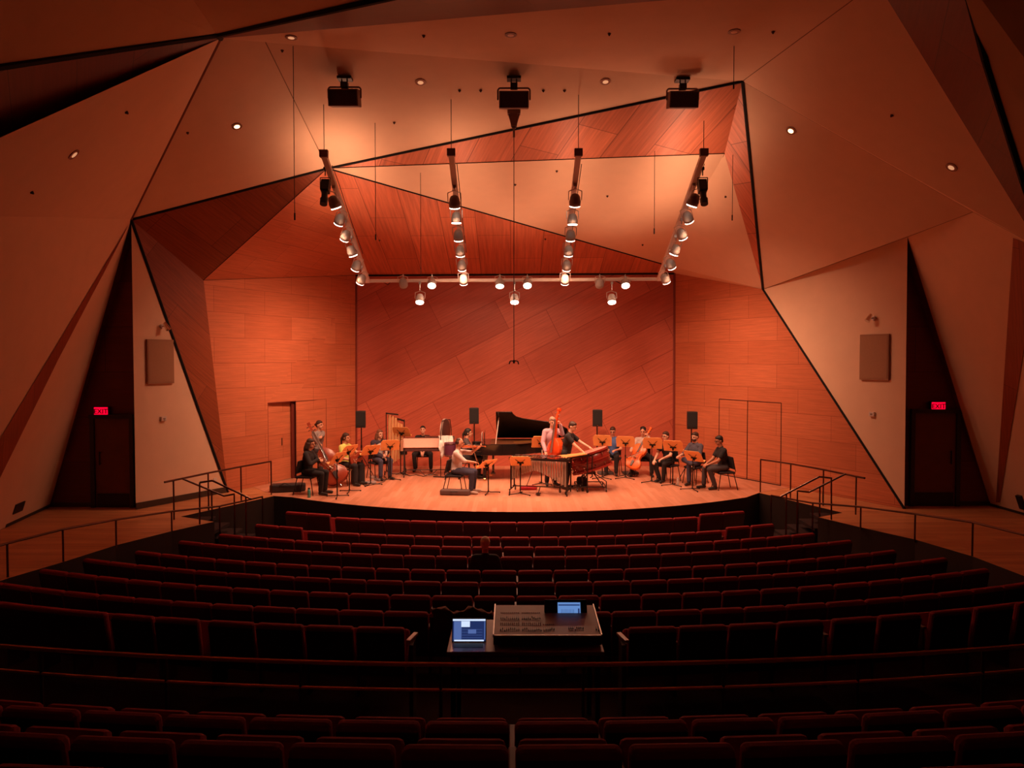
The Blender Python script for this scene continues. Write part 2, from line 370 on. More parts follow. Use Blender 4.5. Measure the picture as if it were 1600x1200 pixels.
# ------------------------------------------------------------ lighting rig
def spot(o_parent, name, loc, aim, watts, cone, rad=.07, blend=1.0, col=LIGHT_COL):
    ld = bpy.data.lights.new(name, 'SPOT'); ld.energy = watts; ld.color = col; ld.spot_size = R(cone); ld.spot_blend = blend; ld.shadow_soft_size = rad
    lo = bpy.data.objects.new(name, ld); C.objects.link(lo); lo.parent = o_parent
    lo.location = loc; lo.rotation_euler = V(aim).to_track_quat('-Z','Y').to_euler(); return lo
def can_lamp(px_label, top, drop, aim, watts, sc=1.0, tone=mat('grey lamp housing',(.36,.31,.28),.5), cone=116, lit=True):
    """hanging can: clamp, yoke, housing with fins, bright lens"""
    t = thing('stage_lamp', px_label, 'stage light', top, 0, 'round stage lamps on the lighting rig'); top = V(top)
    b = MB().box((0,0,-.02),(.06,.06,.06)).rod((0,0,-.04),(0,0,-drop+.21*sc),.012); b.build('clamp', ALU, t)
    az = V(aim).normalized(); c = V((0,0,-drop)); q = (-az).to_track_quat('Z','Y').to_matrix().to_4x4(); T = MX.Translation(c) @ q
    b = MB().path([T @ V((.125*sc,0,0)), T @ V((.125*sc,0,.17*sc)), T @ V((0,0,.22*sc)), T @ V((-.125*sc,0,.17*sc)), T @ V((-.125*sc,0,0))], .009); b.build('yoke', ALU, t)
    b = MB().lathe([(.108*sc,-.105*sc),(.112*sc,-.02*sc),(.10*sc,.02*sc),(.098*sc,.05*sc),(.07*sc,.105*sc),(.03*sc,.125*sc)], 18, T)
    b.build('housing', tone, t, smooth=True)
    b = MB().lathe([(.100*sc,-.125*sc),(.104*sc,-.104*sc)], 18, T); b.build('lens', LENS if lit else mat('unlit lens',(.4,.35,.3),.2), t)
    if lit:
        spot(t, 'lamp_light', c+az*.135*sc, az, watts, cone)
        spot(t, 'ceiling_fill', (0,0,.14), (0,0,1), FILL_W*(1.45 if abs(top.x) > 3 else .75), 164, .06)  # added upward fill above each lit lamp to brighten the ceiling
    return t
BEAMS = [(506,243,575,440,[(521,308),(532,335),(542,360),(552,385),(561,408),(570,430)]),
         (704,241,728,440,[(709,307),(713,333),(715,360),(719,385),(723,408),(726,430)]),
         (902,241,881,438,[(896,305),(893,335),(889,360),(886,385),(884,408),(882,430)]),
         (1098,241,1031,437,[(1085,305),(1074,332),(1064,358),(1055,383),(1047,405),(1040,428)])]
BN = ['leftmost','second from left','third from left','rightmost']
D1, D2 = 15.2, 19.7
for bi, (xa, ya, xb, yb, lamps) in enumerate(BEAMS):
    a = P(xa, ya, D1); e = P(xb, yb, D2); e.x = (a.x+e.x)/2; a.x = e.x
    t = thing('lighting_beam', 'pale sloping lighting beam, %s of the four over the stage' % BN[bi], 'lighting truss', a, 0, 'lighting beams')
    MB().bar((0,0,0), e-a, .11, .09).build('beam', WHITEMET, t, bevel=.005)
    MB().box((0,-.02,.03),(.16,.1,.14)).build('end_box', mat('brown junction box',(.16,.07,.05),.5), t)
    top = PP(xa, ya-72, plane(K_,D,E) if bi < 3 else plane(D,E,M_)); 
    MB().rod((0,0,.05),(0,0,1.15 if bi<3 else .65),.007).build('suspension_rod', BLKMET, t)
    MB().path([(.09,.3,-.12),(.09,.9,-.36),(.08,2.2,-.93),(.09,3.4,-1.45)], .008).build('cable', BLKMET, t)
    for li, (lx, ly) in enumerate(lamps):
        best = min((abs((600-0)-0) if False else abs((lambda p: 600-1200*(( (p-O).z*math.cos(PITCH)+(p-O).y*math.sin(PITCH))/((p-O).y*math.cos(PITCH)-(p-O).z*math.sin(PITCH))) )(a+(e-a)*s) - (ly-18-3*(5-li)/5)), s) for s in [k/200 for k in range(201)])[1]
        p = a+(e-a)*best
        lab = 'white round stage lamp, %s from the near end of the %s lighting beam' % (ORD[li], BN[bi])
        side = -1 if bi < 2 else 1
        if bi in (0,3): aim = V((-.55*(1 if bi == 0 else -1), .65, -1)) if li in (1,2,4,5) else V((.3*(1 if bi == 0 else -1), .4, -1))
        elif li in (4,5): aim = V((0, .85, -1))
        else: aim = V((0, .50, -1)) if li in (0,2,3,5) else V((0, .1, -1))
        tg = V((0, .2, -1)); draw = (aim*.45+tg*.55) if bi in (1,2) else aim*.5+tg*.5
        can_lamp(lab, p+V((side*.0,0,-.05)), .33, aim, LAMP_W, 1.0 if li else 1.08, tone=MATS['grey lamp housing'] if li else mat('dark lamp housing',(.22,.14,.12),.5), cone=(94 if li < 4 else 128) if bi in (1,2) else 110)
# dark profile spots on the outer beams
for bi, (px, py, s_) in enumerate([(508,290,'left'),(1098,290,'right')]):
    d = 15.6; p = P(px, 262, d)
    t = thing('profile_spot', 'dark long profile spotlight hanging under the near end of the %s beam' % ('leftmost' if bi == 0 else 'rightmost'), 'stage light', p)
    MB().box((0,0,-.02),(.06,.06,.06)).rod((0,0,0),(0,0,-.16),.012).path([(.1,0,-.42),(.1,0,-.2),(-.1,0,-.2),(-.1,0,-.42)],.009).build('clamp', BLKMET, t)
    T = MX.Translation((0,0,-.42)) @ MX.Rotation(R(-25),4,'X')
    MB().box((0,0,.05),(.17,.18,.26),T).build('lamp_house', BLKMET, t, bevel=.015)
    MB().lathe([(.075,-.38),(.08,-.25),(.06,-.24),(.065,-.08)],16,T).build('barrel', BLKMET, t)
# cross bar with its own lamps
ca, cb = P(575,439,19.75), P(1036,436,19.75)
t = thing('cross_bar', 'long pale pipe across the back joining the lighting beams', 'lighting truss', ca, 0)
MB().rod((0,0,0), cb-ca, .045, n=10).build('pipe', WHITEMET, t)
MB().path([(.3,0.02,.02),(.5,.02,-.09),(.62,.02,0)],.01).path([(6.3,.02,.02),(6.55,.02,-.1),(6.75,.02,0)],.01).build('cable', BLKMET, t)
CR = [(630,440,0,0,'first'),(656,457,.23,1,'second'),(675,442,0,1,'third'),(781,443,0,1,'fourth'),(804,456,.23,1,'fifth'),(824,443,0,1,'sixth'),(937,438,0,0,'seventh'),(956,454,.23,1,'eighth'),(977,438,0,1,'ninth')]
for px, py, extra, lit, nm in CR:
    p = P(px, 439, 19.7); fwd = V((0,-.75,-1)) if nm in ('third','sixth','ninth') else V((.0,-.45,-1))
    if nm in ('first','seventh'): fwd = V((0,.9,-1))
    can_lamp('round stage lamp on the cross pipe, %s from the left' % nm, p+V((0,0,-.03 if extra else .09)), .13+extra*1.25, fwd, LAMP_W*.9, 1.0, cone=116, lit=bool(lit))

# ------------------------------------------------------------ ceiling fittings
cpl = plane(K_,D,E); fpl = plane(B,E,Vv)
for k, (px, py, top, nm) in enumerate([(540,152,122,'left'),(803,155,122,'middle'),(1065,155,124,'right')]):
    if k < 2: tp = PP(px, top, cpl)
    else: tp = PP(px, top, cpl)
    zc = P(px, py, tp.y-.15)
    t = thing('ceiling_speaker', 'dark boxy loudspeaker on a yoke under the ceiling, %s one of three' % nm, 'speaker', (tp.x, tp.y-.1, tp.z), 0, 'ceiling loudspeakers')
    dz = zc.z-tp.z
    b = MB().box((0,0.05,-.03),(.26,.2,.05)).rod((-.05,0,0),(-.05,0,dz*.45),.012).rod((.05,0,0),(.05,0,dz*.45),.012).box((0,0,dz*.42),(.13,.12,.10)).build('ceiling_mount', BLKMET, t)
    MB().path([(-.30,0,dz),(-.30,0,dz*.58),(-.27,0,dz*.5),(.27,0,dz*.5),(.30,0,dz*.58),(.30,0,dz)], .016).build('yoke', mat('brown yoke',(.2,.09,.06),.5), t)
    T = MX.Translation((0,0,dz)) @ MX.Rotation(R(14),4,'X')
    MB().box((0,0,0),(.55,.34,.30),T).build('cabinet', mat('brown speaker box',(.17,.08,.05),.6), t, bevel=.012)
    MB().box((0,-.175,0),(.50,.012,.25),T).build('grille', mat('speaker grille',(.05,.025,.018),.8), t)
# pointed fixture and the long microphone cable in the middle
tp = PP(803,172,cpl)
t = thing('projector_bracket', 'narrow pointed bracket under the middle ceiling loudspeaker', 'bracket', tp)
MB().box((0,0,-.05),(.26,.14,.07)).rod((-.1,0,-.08),(-.02,0,-.36),.02).rod((.1,0,-.08),(.02,0,-.36),.02).box((0,0,-.2),(.12,.1,.26),taper=1.2).rod((0,0,-.3),(0,0,-.55),.022).build('bracket_body', mat('brown yoke',(.2,.09,.06)), t)
def hang(px, y0, y1, d, lab, r=.006, weight=True, mic=False):
    a = PP(px,y0,d); b_ = P(px,y1,a.y); t = thing('hanging_cable', lab, 'cable', a)
    L_ = a.z-b_.z
    MB().rod((0,0,0),(0,0,-L_),r).build('cable', BLKMET, t)
    if weight: MB().rod((0,0,-L_),(0,0,-L_-.12),.014).build('plug', BLKMET, t)
    if mic:
        MB().box((0,0,-L_),(.16,.02,.02)).rod((-.08,0,-L_),(-.1,0,-L_-.07),.013).rod((.08,0,-L_),(.1,0,-L_-.07),.013).rod((0,0,-L_+.02),(0,0,-L_-.05),.02).build('microphone_pair', BLKMET, t)
hang(803,205,564,cpl,'long thin microphone cable hanging down the middle of the stage',.008,False,True)
hang(458,72,333,fpl,'thin cable hanging in front of the left veneer wall')
hang(586,192,366,cpl,'thin cable between the two left lighting beams, higher one')
hang(657,270,432,plane(D,M_,N),'thin cable between the two left lighting beams, lower one',weight=False)
hang(1023,236,357,plane(D,E,M_),'thin cable between the two right lighting beams')
hang(1147,72,128,fpl,'short thin cable at the upper right with a thick plug near its top')
hang(1145,242,336,plane(E,Gg,M_),'thin cable right of the rightmost lighting beam')
def on_plane(px, py, pl):   # frame on a plane with +Z into the room
    p = PP(px, py, pl); q = pl[1].to_track_quat('Z','Y').to_euler(); return p, q
l_c1 = plane(A,LT,B); l_c2 = plane(A,B,D); l_c5 = plane(E,Gg,Q); l_c6 = plane(E,J2,Vv)
DL = [(115,241,l_c1,'far left ceiling facet',2),(370,197,l_c2,'left ceiling facet beside the seam',1),(455,58,fpl,'top left of the ceiling above the cable',2),(798,54,fpl,'top middle of the ceiling',0),
      (1147,49,fpl,'top right of the ceiling',0),(657,128,cpl,'ceiling between left and middle loudspeakers',2),(946,127,cpl,'ceiling between middle and right loudspeakers',2),
      (1236,204,l_c5,'right ceiling facet',1),(1487,261,l_c6,'far right ceiling facet',2)]
for px, py, pl, wh, on in DL:
    p, q = on_plane(px, py, pl)
    t = thing('recessed_downlight', 'small round recessed downlight in the '+wh, 'downlight', p); t.rotation_euler = q
    MB().lathe([(.075,.0),(.095,.0),(.10,.012),(.075,.014)],20).build('trim_ring', mat('brown metal trim',(.22,.12,.08),.4,.6), t)
    MB().lathe([(.055,.017),(.03,.012)],20).build('reflector', mat('warm lit reflector',(.9,.7,.5),.3,emit=(1,.55,.25),es=5) if on == 1 else mat('faint glint reflector',(.9,.7,.5),.3,emit=(1,.5,.25),es=.5) if on == 2 else mat('dim reflector',(.8,.6,.45),.3), t)  # weak emission paints a caught glint on the dimmer reflectors
for k, (px, py, pl) in enumerate([(293,207,l_c2),(197,175,l_c1),(49,300,l_c1),(662,55,fpl),(952,52,fpl),(1208,49,fpl),(718,141,cpl),(751,141,cpl),(849,141,cpl),(882,141,cpl),(616,191,cpl),(593,375,kpl),(441,78,fpl),(1394,180,l_c6),(1550,337,rw),(870,267,plane(D,M_,N)),(949,306,plane(D,M_,N)),(1004,382,plane(D,M_,N)),(805,288,plane(D,M_,N)),(1134,307,plane(M_,Gg,N)),(852,373,kpl)]):
    p, q = on_plane(px, py, pl)
    o = MB().lathe([(.022,0),(.03,.006),(.018,.03),(.006,.045)],10).build('ceiling_sprinkler', mat('dark sprinkler',(.10,.045,.03),.5)); o.location = p; o.rotation_euler = q
    tag(o, 'tiny dark sprinkler head or anchor set in the hall ceiling', 'sprinkler', 'sprinkler heads')

# wall fittings
wlp = plane(A,W0,W1); wrp = plane(Gg,R1,R0)
def panel(px0, py0, px1, py1, pl, lab):
    a, b_, c = PP(px0,py0,pl,.01), PP(px1,py0,pl,.01), PP(px0,py1,pl,.01); n = pl[1]
    o = MB(); wv = b_-a; wv.z = 0; h = V((0,0,c.z-a.z)); vs = [a,a+wv,a+wv+h,a+h]; vs += [p+n*.05 for p in vs]
    t = thing('wall_speaker_panel', lab, 'wall panel', (a+wv/2+h)); off = a+wv/2+h
    vs = [v-off for v in vs]
    o.add(vs, [(0,1,2,3),(7,6,5,4),(0,4,5,1),(1,5,6,2),(2,6,7,3),(3,7,4,0)]).build('frame', mat('panel frame',(.35,.18,.10),.7), t)
    c4 = sum(vs[4:], V())/4; vi = [c4+(v-c4)*.93+n*.006 for v in vs[4:]]; vi += [v-n*.004 for v in vi]
    MB().add(vi, [(0,1,2,3),(7,6,5,4),(0,4,5,1),(1,5,6,2),(2,6,7,3),(3,7,4,0)]).build('fabric_face', mat('panel cloth',(.40,.22,.13),.95), t)
panel(228,530,269,600,wlp,'flat tan rectangular loudspeaker panel on the left white wall'); panel(1346,523,1391,593,wrp,'flat tan rectangular loudspeaker panel on the right white wall')
for px, py, pl, s_, sg in [(252,510,wlp,'left',1),(1366,497,wrp,'right',-1)]:
    p = PP(px,py,pl); n = pl[1]; t = thing('wall_spotlight', 'small metal wall spotlight above the tan panel on the %s wall' % s_, 'spotlight', p)
    MB().rod((0,0,0),n*.05,.05,n=14).rod(n*.04,n*.16,.014).build('wall_mount', ALU, t)
    k = n*.18; ax = V((.5*sg,-.1,-.75)).normalized(); MB().rod(k-ax*.09,k+ax*.09,.04,.06,14).build('head', SILVER, t)
for px, py, pl, s_ in [(254,654,wlp,'left'),(1364,647,wrp,'right')]:
    p = PP(px,py,pl); n = pl[1]; t = thing('wall_switch_box', 'small white control box low on the %s white wall' % s_, 'switch box', p)
    q = n.to_track_quat('Z','Y').to_matrix().to_4x4(); MB().box((0,0,.03),(.13,.10,.06),q).build('box_body', WHITEMET, t, bevel=.006); MB().box((0,0,.065),(.05,.03,.012),q).build('button', mat('grey button',(.3,.25,.22)), t)
p = PP(336,749,wlp); n = wlp[1]; q = n.to_track_quat('Z','Y').to_matrix().to_4x4()
t = thing('wall_outlet', 'small outlet plate low on the left white wall by the stair rail', 'outlet', p); MB().box((0,0,.006),(.10,.07,.012),q).build('plate', WHITEMET, t)
for pts, pl, s_ in [([(22,800),(36,784),(31,790)],lw,'left')]:
    p = PP(29,793,lw); n = lw[1]; q = n.to_track_quat('Z','Y').to_matrix().to_4x4(); t = thing('floor_vent', 'small black grille low on the left side wall', 'vent', p)
    MB().box((0,0,.01),(.42,.2,.02),q).build('grille', BLKMET, t)
p = PP(1597,784,rw,.0); q = rw[1].to_track_quat('Z','Y').to_matrix().to_4x4(); t = thing('wall_socket', 'small black box low on the right side wall at the photo edge', 'socket', p); MB().box((0,0,.03),(.14,.30,.06),q).build('box_body', BLKMET, t)

# exit doors with signs
def exit_door(n, x0, x1, y, zt, hinge, sign_px, lab):
    d = MB().box(((x0+x1)/2,y-.02,zt/2),(x1-x0,.05,zt)).build('door_%d' % n, W_DARKD); struct(d)
    MB().box(((x0+x1)/2,y-.05,.16),(x1-x0-.06,.012,.30)).build('kick_plate', mat('dark plate',(.03,.02,.015),.3,.6), d)
    xh = x0+.12 if hinge else x1-.12
    MB().rod((xh,y-.1,.95),(xh,y-.1,1.25),.016).rod((xh,y-.04,.98),(xh,y-.1,.98),.01).rod((xh,y-.04,1.22),(xh,y-.1,1.22),.01).build('pull_handle', BLKMET, d)
    f = MB()
    for a, b_ in (((x0-.05,y-.05,0),(x0-.05,y-.05,zt+.08)),((x1+.05,y-.05,0),(x1+.05,y-.05,zt+.08)),((x0-.1,y-.07,zt+.05),(x1+.1,y-.07,zt+.05))): f.bar(a,b_,.09,.09,up=(0,1,0))
    f.build('door_frame', mat('dark door frame',(.025,.012,.008),.5), d)
    p = P(*sign_px, y-.06)
    t = thing('exit_sign', lab, 'exit sign', p); MB().box((0,0,0),(.34,.07,.22)).build('sign_box', BLKPL, t)
    MB().box((0,-.038,0),(.30,.006,.19)).build('sign_face', mat('red lit sign face',(.8,.02,.02),.5,emit=(1,.0,.03),es=1.3), t)
    cu = bpy.data.curves.new('exit_text','FONT'); cu.body = 'EXIT'; cu.size = .15; cu.align_x = 'CENTER'; cu.align_y = 'CENTER'; cu.extrude = .003; cu.offset = .002
    tmp = bpy.data.objects.new('tmp', cu); C.objects.link(tmp); bpy.context.view_layer.update()
    me = bpy.data.meshes.new_from_object(tmp.evaluated_get(bpy.context.evaluated_depsgraph_get())); bpy.data.objects.remove(tmp)
    me.materials.clear(); me.materials.append(mat('dark red letters',(.02,.0,.0),.6)); lo = bpy.data.objects.new('sign_letters', me); C.objects.link(lo); lo.parent = t
    lo.location = (0,-.044,0); lo.rotation_euler = (math.pi/2,0,0)
W_DARKD = mat('dark veneered door', (.15,.045,.02), .5, noise=.2, nscale=6)
exit_door(1, -9.22,-8.45,16.98,1.97,True,(159,643),'small red lit EXIT sign above the left hall door')
exit_door(2, 8.98,9.9,17.13,2.08,False,(1465,635),'small red lit EXIT sign above the right hall door')

# stage doors: left one half open, right pair shut
def on_wall(px, py, pl, off=0): return PP(px,py,pl,off)
n = wl[1]; u = _u; H = DH
groove = mat('door groove', (.06,.012,.006), .8); recess = mat('dark door recess',(.16,.02,.01),.7)
d = MB().path([pb1+n*.006, pb1+n*.006+V((0,0,H)), pb2+n*.006+V((0,0,H)), pb2+n*.006], .009).build('door_3', groove); struct(d)
d4 = facet('door_4', [[pb0-n*.06, pb1-n*.13-u*.0, pb1-n*.13+V((0,0,H)), pb0-n*.06+V((0,0,H))]], W_SIDE)
MB().bar(pb0-n*.03, pb0-n*.03+V((0,0,H)), .02,.07, up=u).bar(pb1-n*.08, pb1-n*.08+V((0,0,H)), .035,.17, up=u).bar(pb0-n*.22+V((0,0,H+.01)), pb1-n*.22+V((0,0,H+.01)), .02,.46,up=n).build('door_jamb', recess, d4)
MB().bar(pb0-n*.22-V((0,0,.012)), pb1-n*.22-V((0,0,.012)), .02,.46,up=n).build('threshold', MATS['pit floor'], d4)
MB().rod(pb0+u*.62-n*.09+V((0,0,.95)), pb0+u*.62-n*.09+V((0,0,1.15)),.012).build('handle', BLKMET, d4)
n2 = wr[1]; u2 = (R0-BR); u2.z = 0; u2.normalize(); q0 = G(1124,741); q0 = BR+u2*(q0-BR).dot(u2); q1 = G(1165,749.5); q1 = BR+u2*(q1-BR).dot(u2); q2 = BR+u2*(G(1211,760)-BR).dot(u2)
for k, (a, c) in enumerate([(q0,q1),(q1,q2)]):
    d5 = MB().path([a+n2*.008, a+n2*.008+V((0,0,H+.03)), c+n2*.008+V((0,0,H+.03)), c+n2*.008], .011).path([a+n2*.012+V((0,0,.012)), c+n2*.012+V((0,0,.012))], .014).build('door_%d' % (5+k), groove); struct(d5)

# ------------------------------------------------------------ railings
def rail(lab, name, tops, posts, r=.021, m=STEEL):
    o0 = V(tops[0]); o0.z = min(q.z for _, q in posts) if posts else o0.z
    t = thing(name, lab, 'railing', o0)
    MB().path([p-o0 for p in tops], r, 10).build('handrail', m, t)
    for a, q in posts: MB().rod(q-o0, a-o0, r*.85, n=8).build('post', m, t)
    return t
def up(p, h): return V((p.x,p.y,p.z+h))
def stage_rail(bases, ext, lab):
    bs = [G(*q) for q in bases]; d = (bs[-1]-bs[-2]).normalized()
    rail(lab, 'stage_railing', [up(b_,.81) for b_ in bs]+[up(bs[-1]+d*ext,.81)], [(up(b_,.81),b_) for b_ in bs])
stage_rail([(424,773),(377,784),(326,797),(272,812)],.25,'dark metal guard railing along the stage side of the left steps')
stage_rail([(1188,769),(1235,778),(1286,790),(1337,804)],.25,'dark metal guard railing along the stage side of the right steps')
def at_y(px,py,b_): return P(px,py,b_.y)
for S_, a in (('left', dict(p=[(285,748),(350,775),(366,772)], q=[(332,751),(393,780)], c=(312,819), e=312, ey=754)), ('right', dict(p=[(1322,740),(1264,769),(1246,767)], q=[(1280,745),(1220,776)], c=(1299,812), e=1299, ey=747))):
    pa = [P(x,y,d) for (x,y), d in zip(a['p'], (15.9,16.2,16.1))]
    posts = [(pa[2], V((pa[2].x,pa[2].y,-.9))), ((pa[0]*.3+pa[1]*.7), V(((pa[0]*.3+pa[1]*.7).x,(pa[0]*.3+pa[1]*.7).y,-.7)))]
    rail('sloping far handrail of the %s steps down to the seats' % S_, 'stair_handrail', pa, posts, .02)
    c = G(*a['c']); top = P(a['e'],a['ey'],c.y); qa = [top]+[P(x,y,d) for (x,y), d in zip(a['q'], (15.35,15.7))]
    posts = [(top, c), (qa[1]*.15+qa[2]*.85, V(((qa[1]*.15+qa[2]*.85).x,(qa[1]*.15+qa[2]*.85).y,-.8)))]
    rail('sloping near handrail of the %s steps down to the seats' % S_, 'stair_handrail', qa, posts, .02)
# low aisle rails on the walkway edge, continuing over the pit
lt = [P(410,776,17.3),P(384,782,16.5),P(343,791,15.6),P(268,799,14.62),P(181,812,13.5),P(98,827,12.4),P(11,849,11.5),P(-110,885,10.3)]
rail('long curved low aisle rail along the left walkway edge','aisle_railing', lt, [(lt[0],V((lt[0].x,lt[0].y,-.86))),(lt[1],V((lt[1].x,lt[1].y,-.86))),(lt[2],V((lt[2].x,lt[2].y,-.86)))]+[(a, V((a.x,a.y,-.05))) for a in lt[3:7]],.019)
rt = [P(1205,774,17.3),P(1247,782,16.4),P(1270,786,15.8),P(1345,792,14.9),P(1430,803,13.9),P(1520,816,12.75),P(1610,838,11.7),P(1720,868,10.6)]
rail('long curved low aisle rail along the right walkway edge','aisle_railing', rt, [(rt[0],V((rt[0].x,rt[0].y,-.86))),(rt[1],V((rt[1].x,rt[1].y,-.86))),(rt[2],V((rt[2].x,rt[2].y,-.86)))]+[(a, V((a.x,a.y,-.05))) for a in rt[3:7]],.019)
# steps down from each walkway
for S_, s_, a, b_ in (('left',1,T1,s0),('right',-1,TR1,s1)):
    for k in range(4):
        c = a.lerp(b_, .16+.14*k); o = MB().box((c.x+.12*s_,c.y-.45,-.12-.2*k),(.5,1.0,.06)); o = o.build('floor_step_%s' % S_, CARPET); struct(o)
# brass-edged guard rails above the cross aisle
RG = YC-6.1
def arc(z, n=40, h=.26): return [V((RG*math.sin(h*(2*i/n-1)), YC-RG*math.cos(h*(2*i/n-1)), z)) for i in range(n+1)]
zt, zb = P(800,1039,6.1).z, P(800,1079,6.1).z
t = thing('guard_railing', 'long curved double guard rail crossing the seating behind the mixing desk', 'railing', (0,6.1,FZ[9]))
gm = mat('brown guard rail metal', (.85,.45,.25), .35, .8)
MB().path([p-V(t.location) for p in arc(zt)], .02, 8).build('top_rail', gm, t); MB().path([p-V(t.location) for p in arc(zb)], .014, 8).build('lower_rail', gm, t)
for i in range(-5,6):
    a = i*.048+.024; q = V((RG*math.sin(a), YC-RG*math.cos(a), 0))-V((0,6.1,0)); MB().rod((q.x,q.y,-.02),(q.x,q.y,zt-FZ[9]),.014).build('post', mat('dark rail post',(.03,.015,.01),.5), t)

# ------------------------------------------------------------ people
SKIN = [mat('warm skin', (.62,.30,.19), .55), mat('tan skin', (.50,.22,.13), .55), mat('light skin', (.72,.40,.28), .55)]
HAIR_B = mat('black hair', (.012,.008,.007), .6); HAIR_D = mat('dark brown hair', (.045,.018,.010), .6); HAIR_G = mat('grey hair', (.30,.20,.14), .7); HAIR_C = mat('brown curly hair', (.16,.06,.03), .7, noise=.4)
CL = dict(black=mat('black cloth', (.018,.014,.016), .9), grey=mat('grey cloth', (.28,.23,.22), .9, noise=.15), lime=mat('pale lime cloth', (.66,.66,.16), .9), check=mat('pale checked cloth', (.62,.50,.47), .9, noise=.22, nscale=70),
  dgrey=mat('dark grey cloth', (.07,.055,.06), .9), lilac=mat('lilac cloth', (.50,.32,.38), .9), blue=mat('blue cloth', (.07,.13,.32), .9), lgrey=mat('light grey cloth', (.50,.42,.40), .9, noise=.2, nscale=50),
  plaid=mat('dark plaid cloth', (.075,.07,.10), .9, noise=.5, nscale=40), jeans=mat('dark blue denim', (.05,.05,.09), .9, noise=.2), slate=mat('grey trousers cloth', (.13,.09,.10), .9), navy=mat('dark jacket cloth', (.04,.03,.05), .9))
SHOE = mat('dark shoe leather', (.02,.014,.012), .5); SHOEL = mat('light canvas shoe', (.55,.42,.36), .7); EYE = mat('dark eye', (.01,.006,.005), .2); LIP = mat('lips', (.35,.09,.07), .5)

def ik(s, t, l1, l2, hint):
    s, t = V(s), V(t); d = t-s; L = min(d.length, (l1+l2)*.995); u = d.normalized(); t = s+u*L
    a = (l1*l1-l2*l2+L*L)/(2*L); h = math.sqrt(max(l1*l1-a*a, 0)); hv = V(hint); hv = (hv-u*hv.dot(u)).normalized()
    return s+u*a+hv*h, t
def hand_shapes(b, w, f, n, thumb, curl=.6, scale=1.0):
    f = V(f).normalized(); n = V(n); n = (n-f*n.dot(f)).normalized(); s = f.cross(n)*thumb; k = scale
    q = MX(((s.x,n.x,f.x,0),(s.y,n.y,f.y,0),(s.z,n.z,f.z,0),(0,0,0,1)))
    b.ball((0,0,0), (.042*k,.018*k,.05*k), 10, 8, MX.Translation(w+f*.05*k) @ q)
    b.cap(w-f*.02, w+f*.03*k, .026*k, .024*k, 10)
    for i, (o, L) in enumerate(((-.031,.030),(-.010,.038),(.011,.040),(.032,.036))):
        r0 = w+f*.085*k+s*o*k; r1 = r0+(f*math.cos(curl)+n*math.sin(curl))*L*k; r2 = r1+(f*math.cos(curl*2.3)+n*math.sin(curl*2.3))*L*.8*k
        b.cap(r0, r1, .0098*k, .0092*k, 8); b.cap(r1, r2, .0092*k, .008*k, 8)
    r0 = w+f*.03*k+s*.030*k; r1 = r0+(s*.75+f*.6+n*.25).normalized()*.038*k; b.cap(r0, r1, .012*k, .0105*k, 8); b.cap(r1, r1+(f+n*.5).normalized()*.028*k, .0105*k, .009*k, 8)

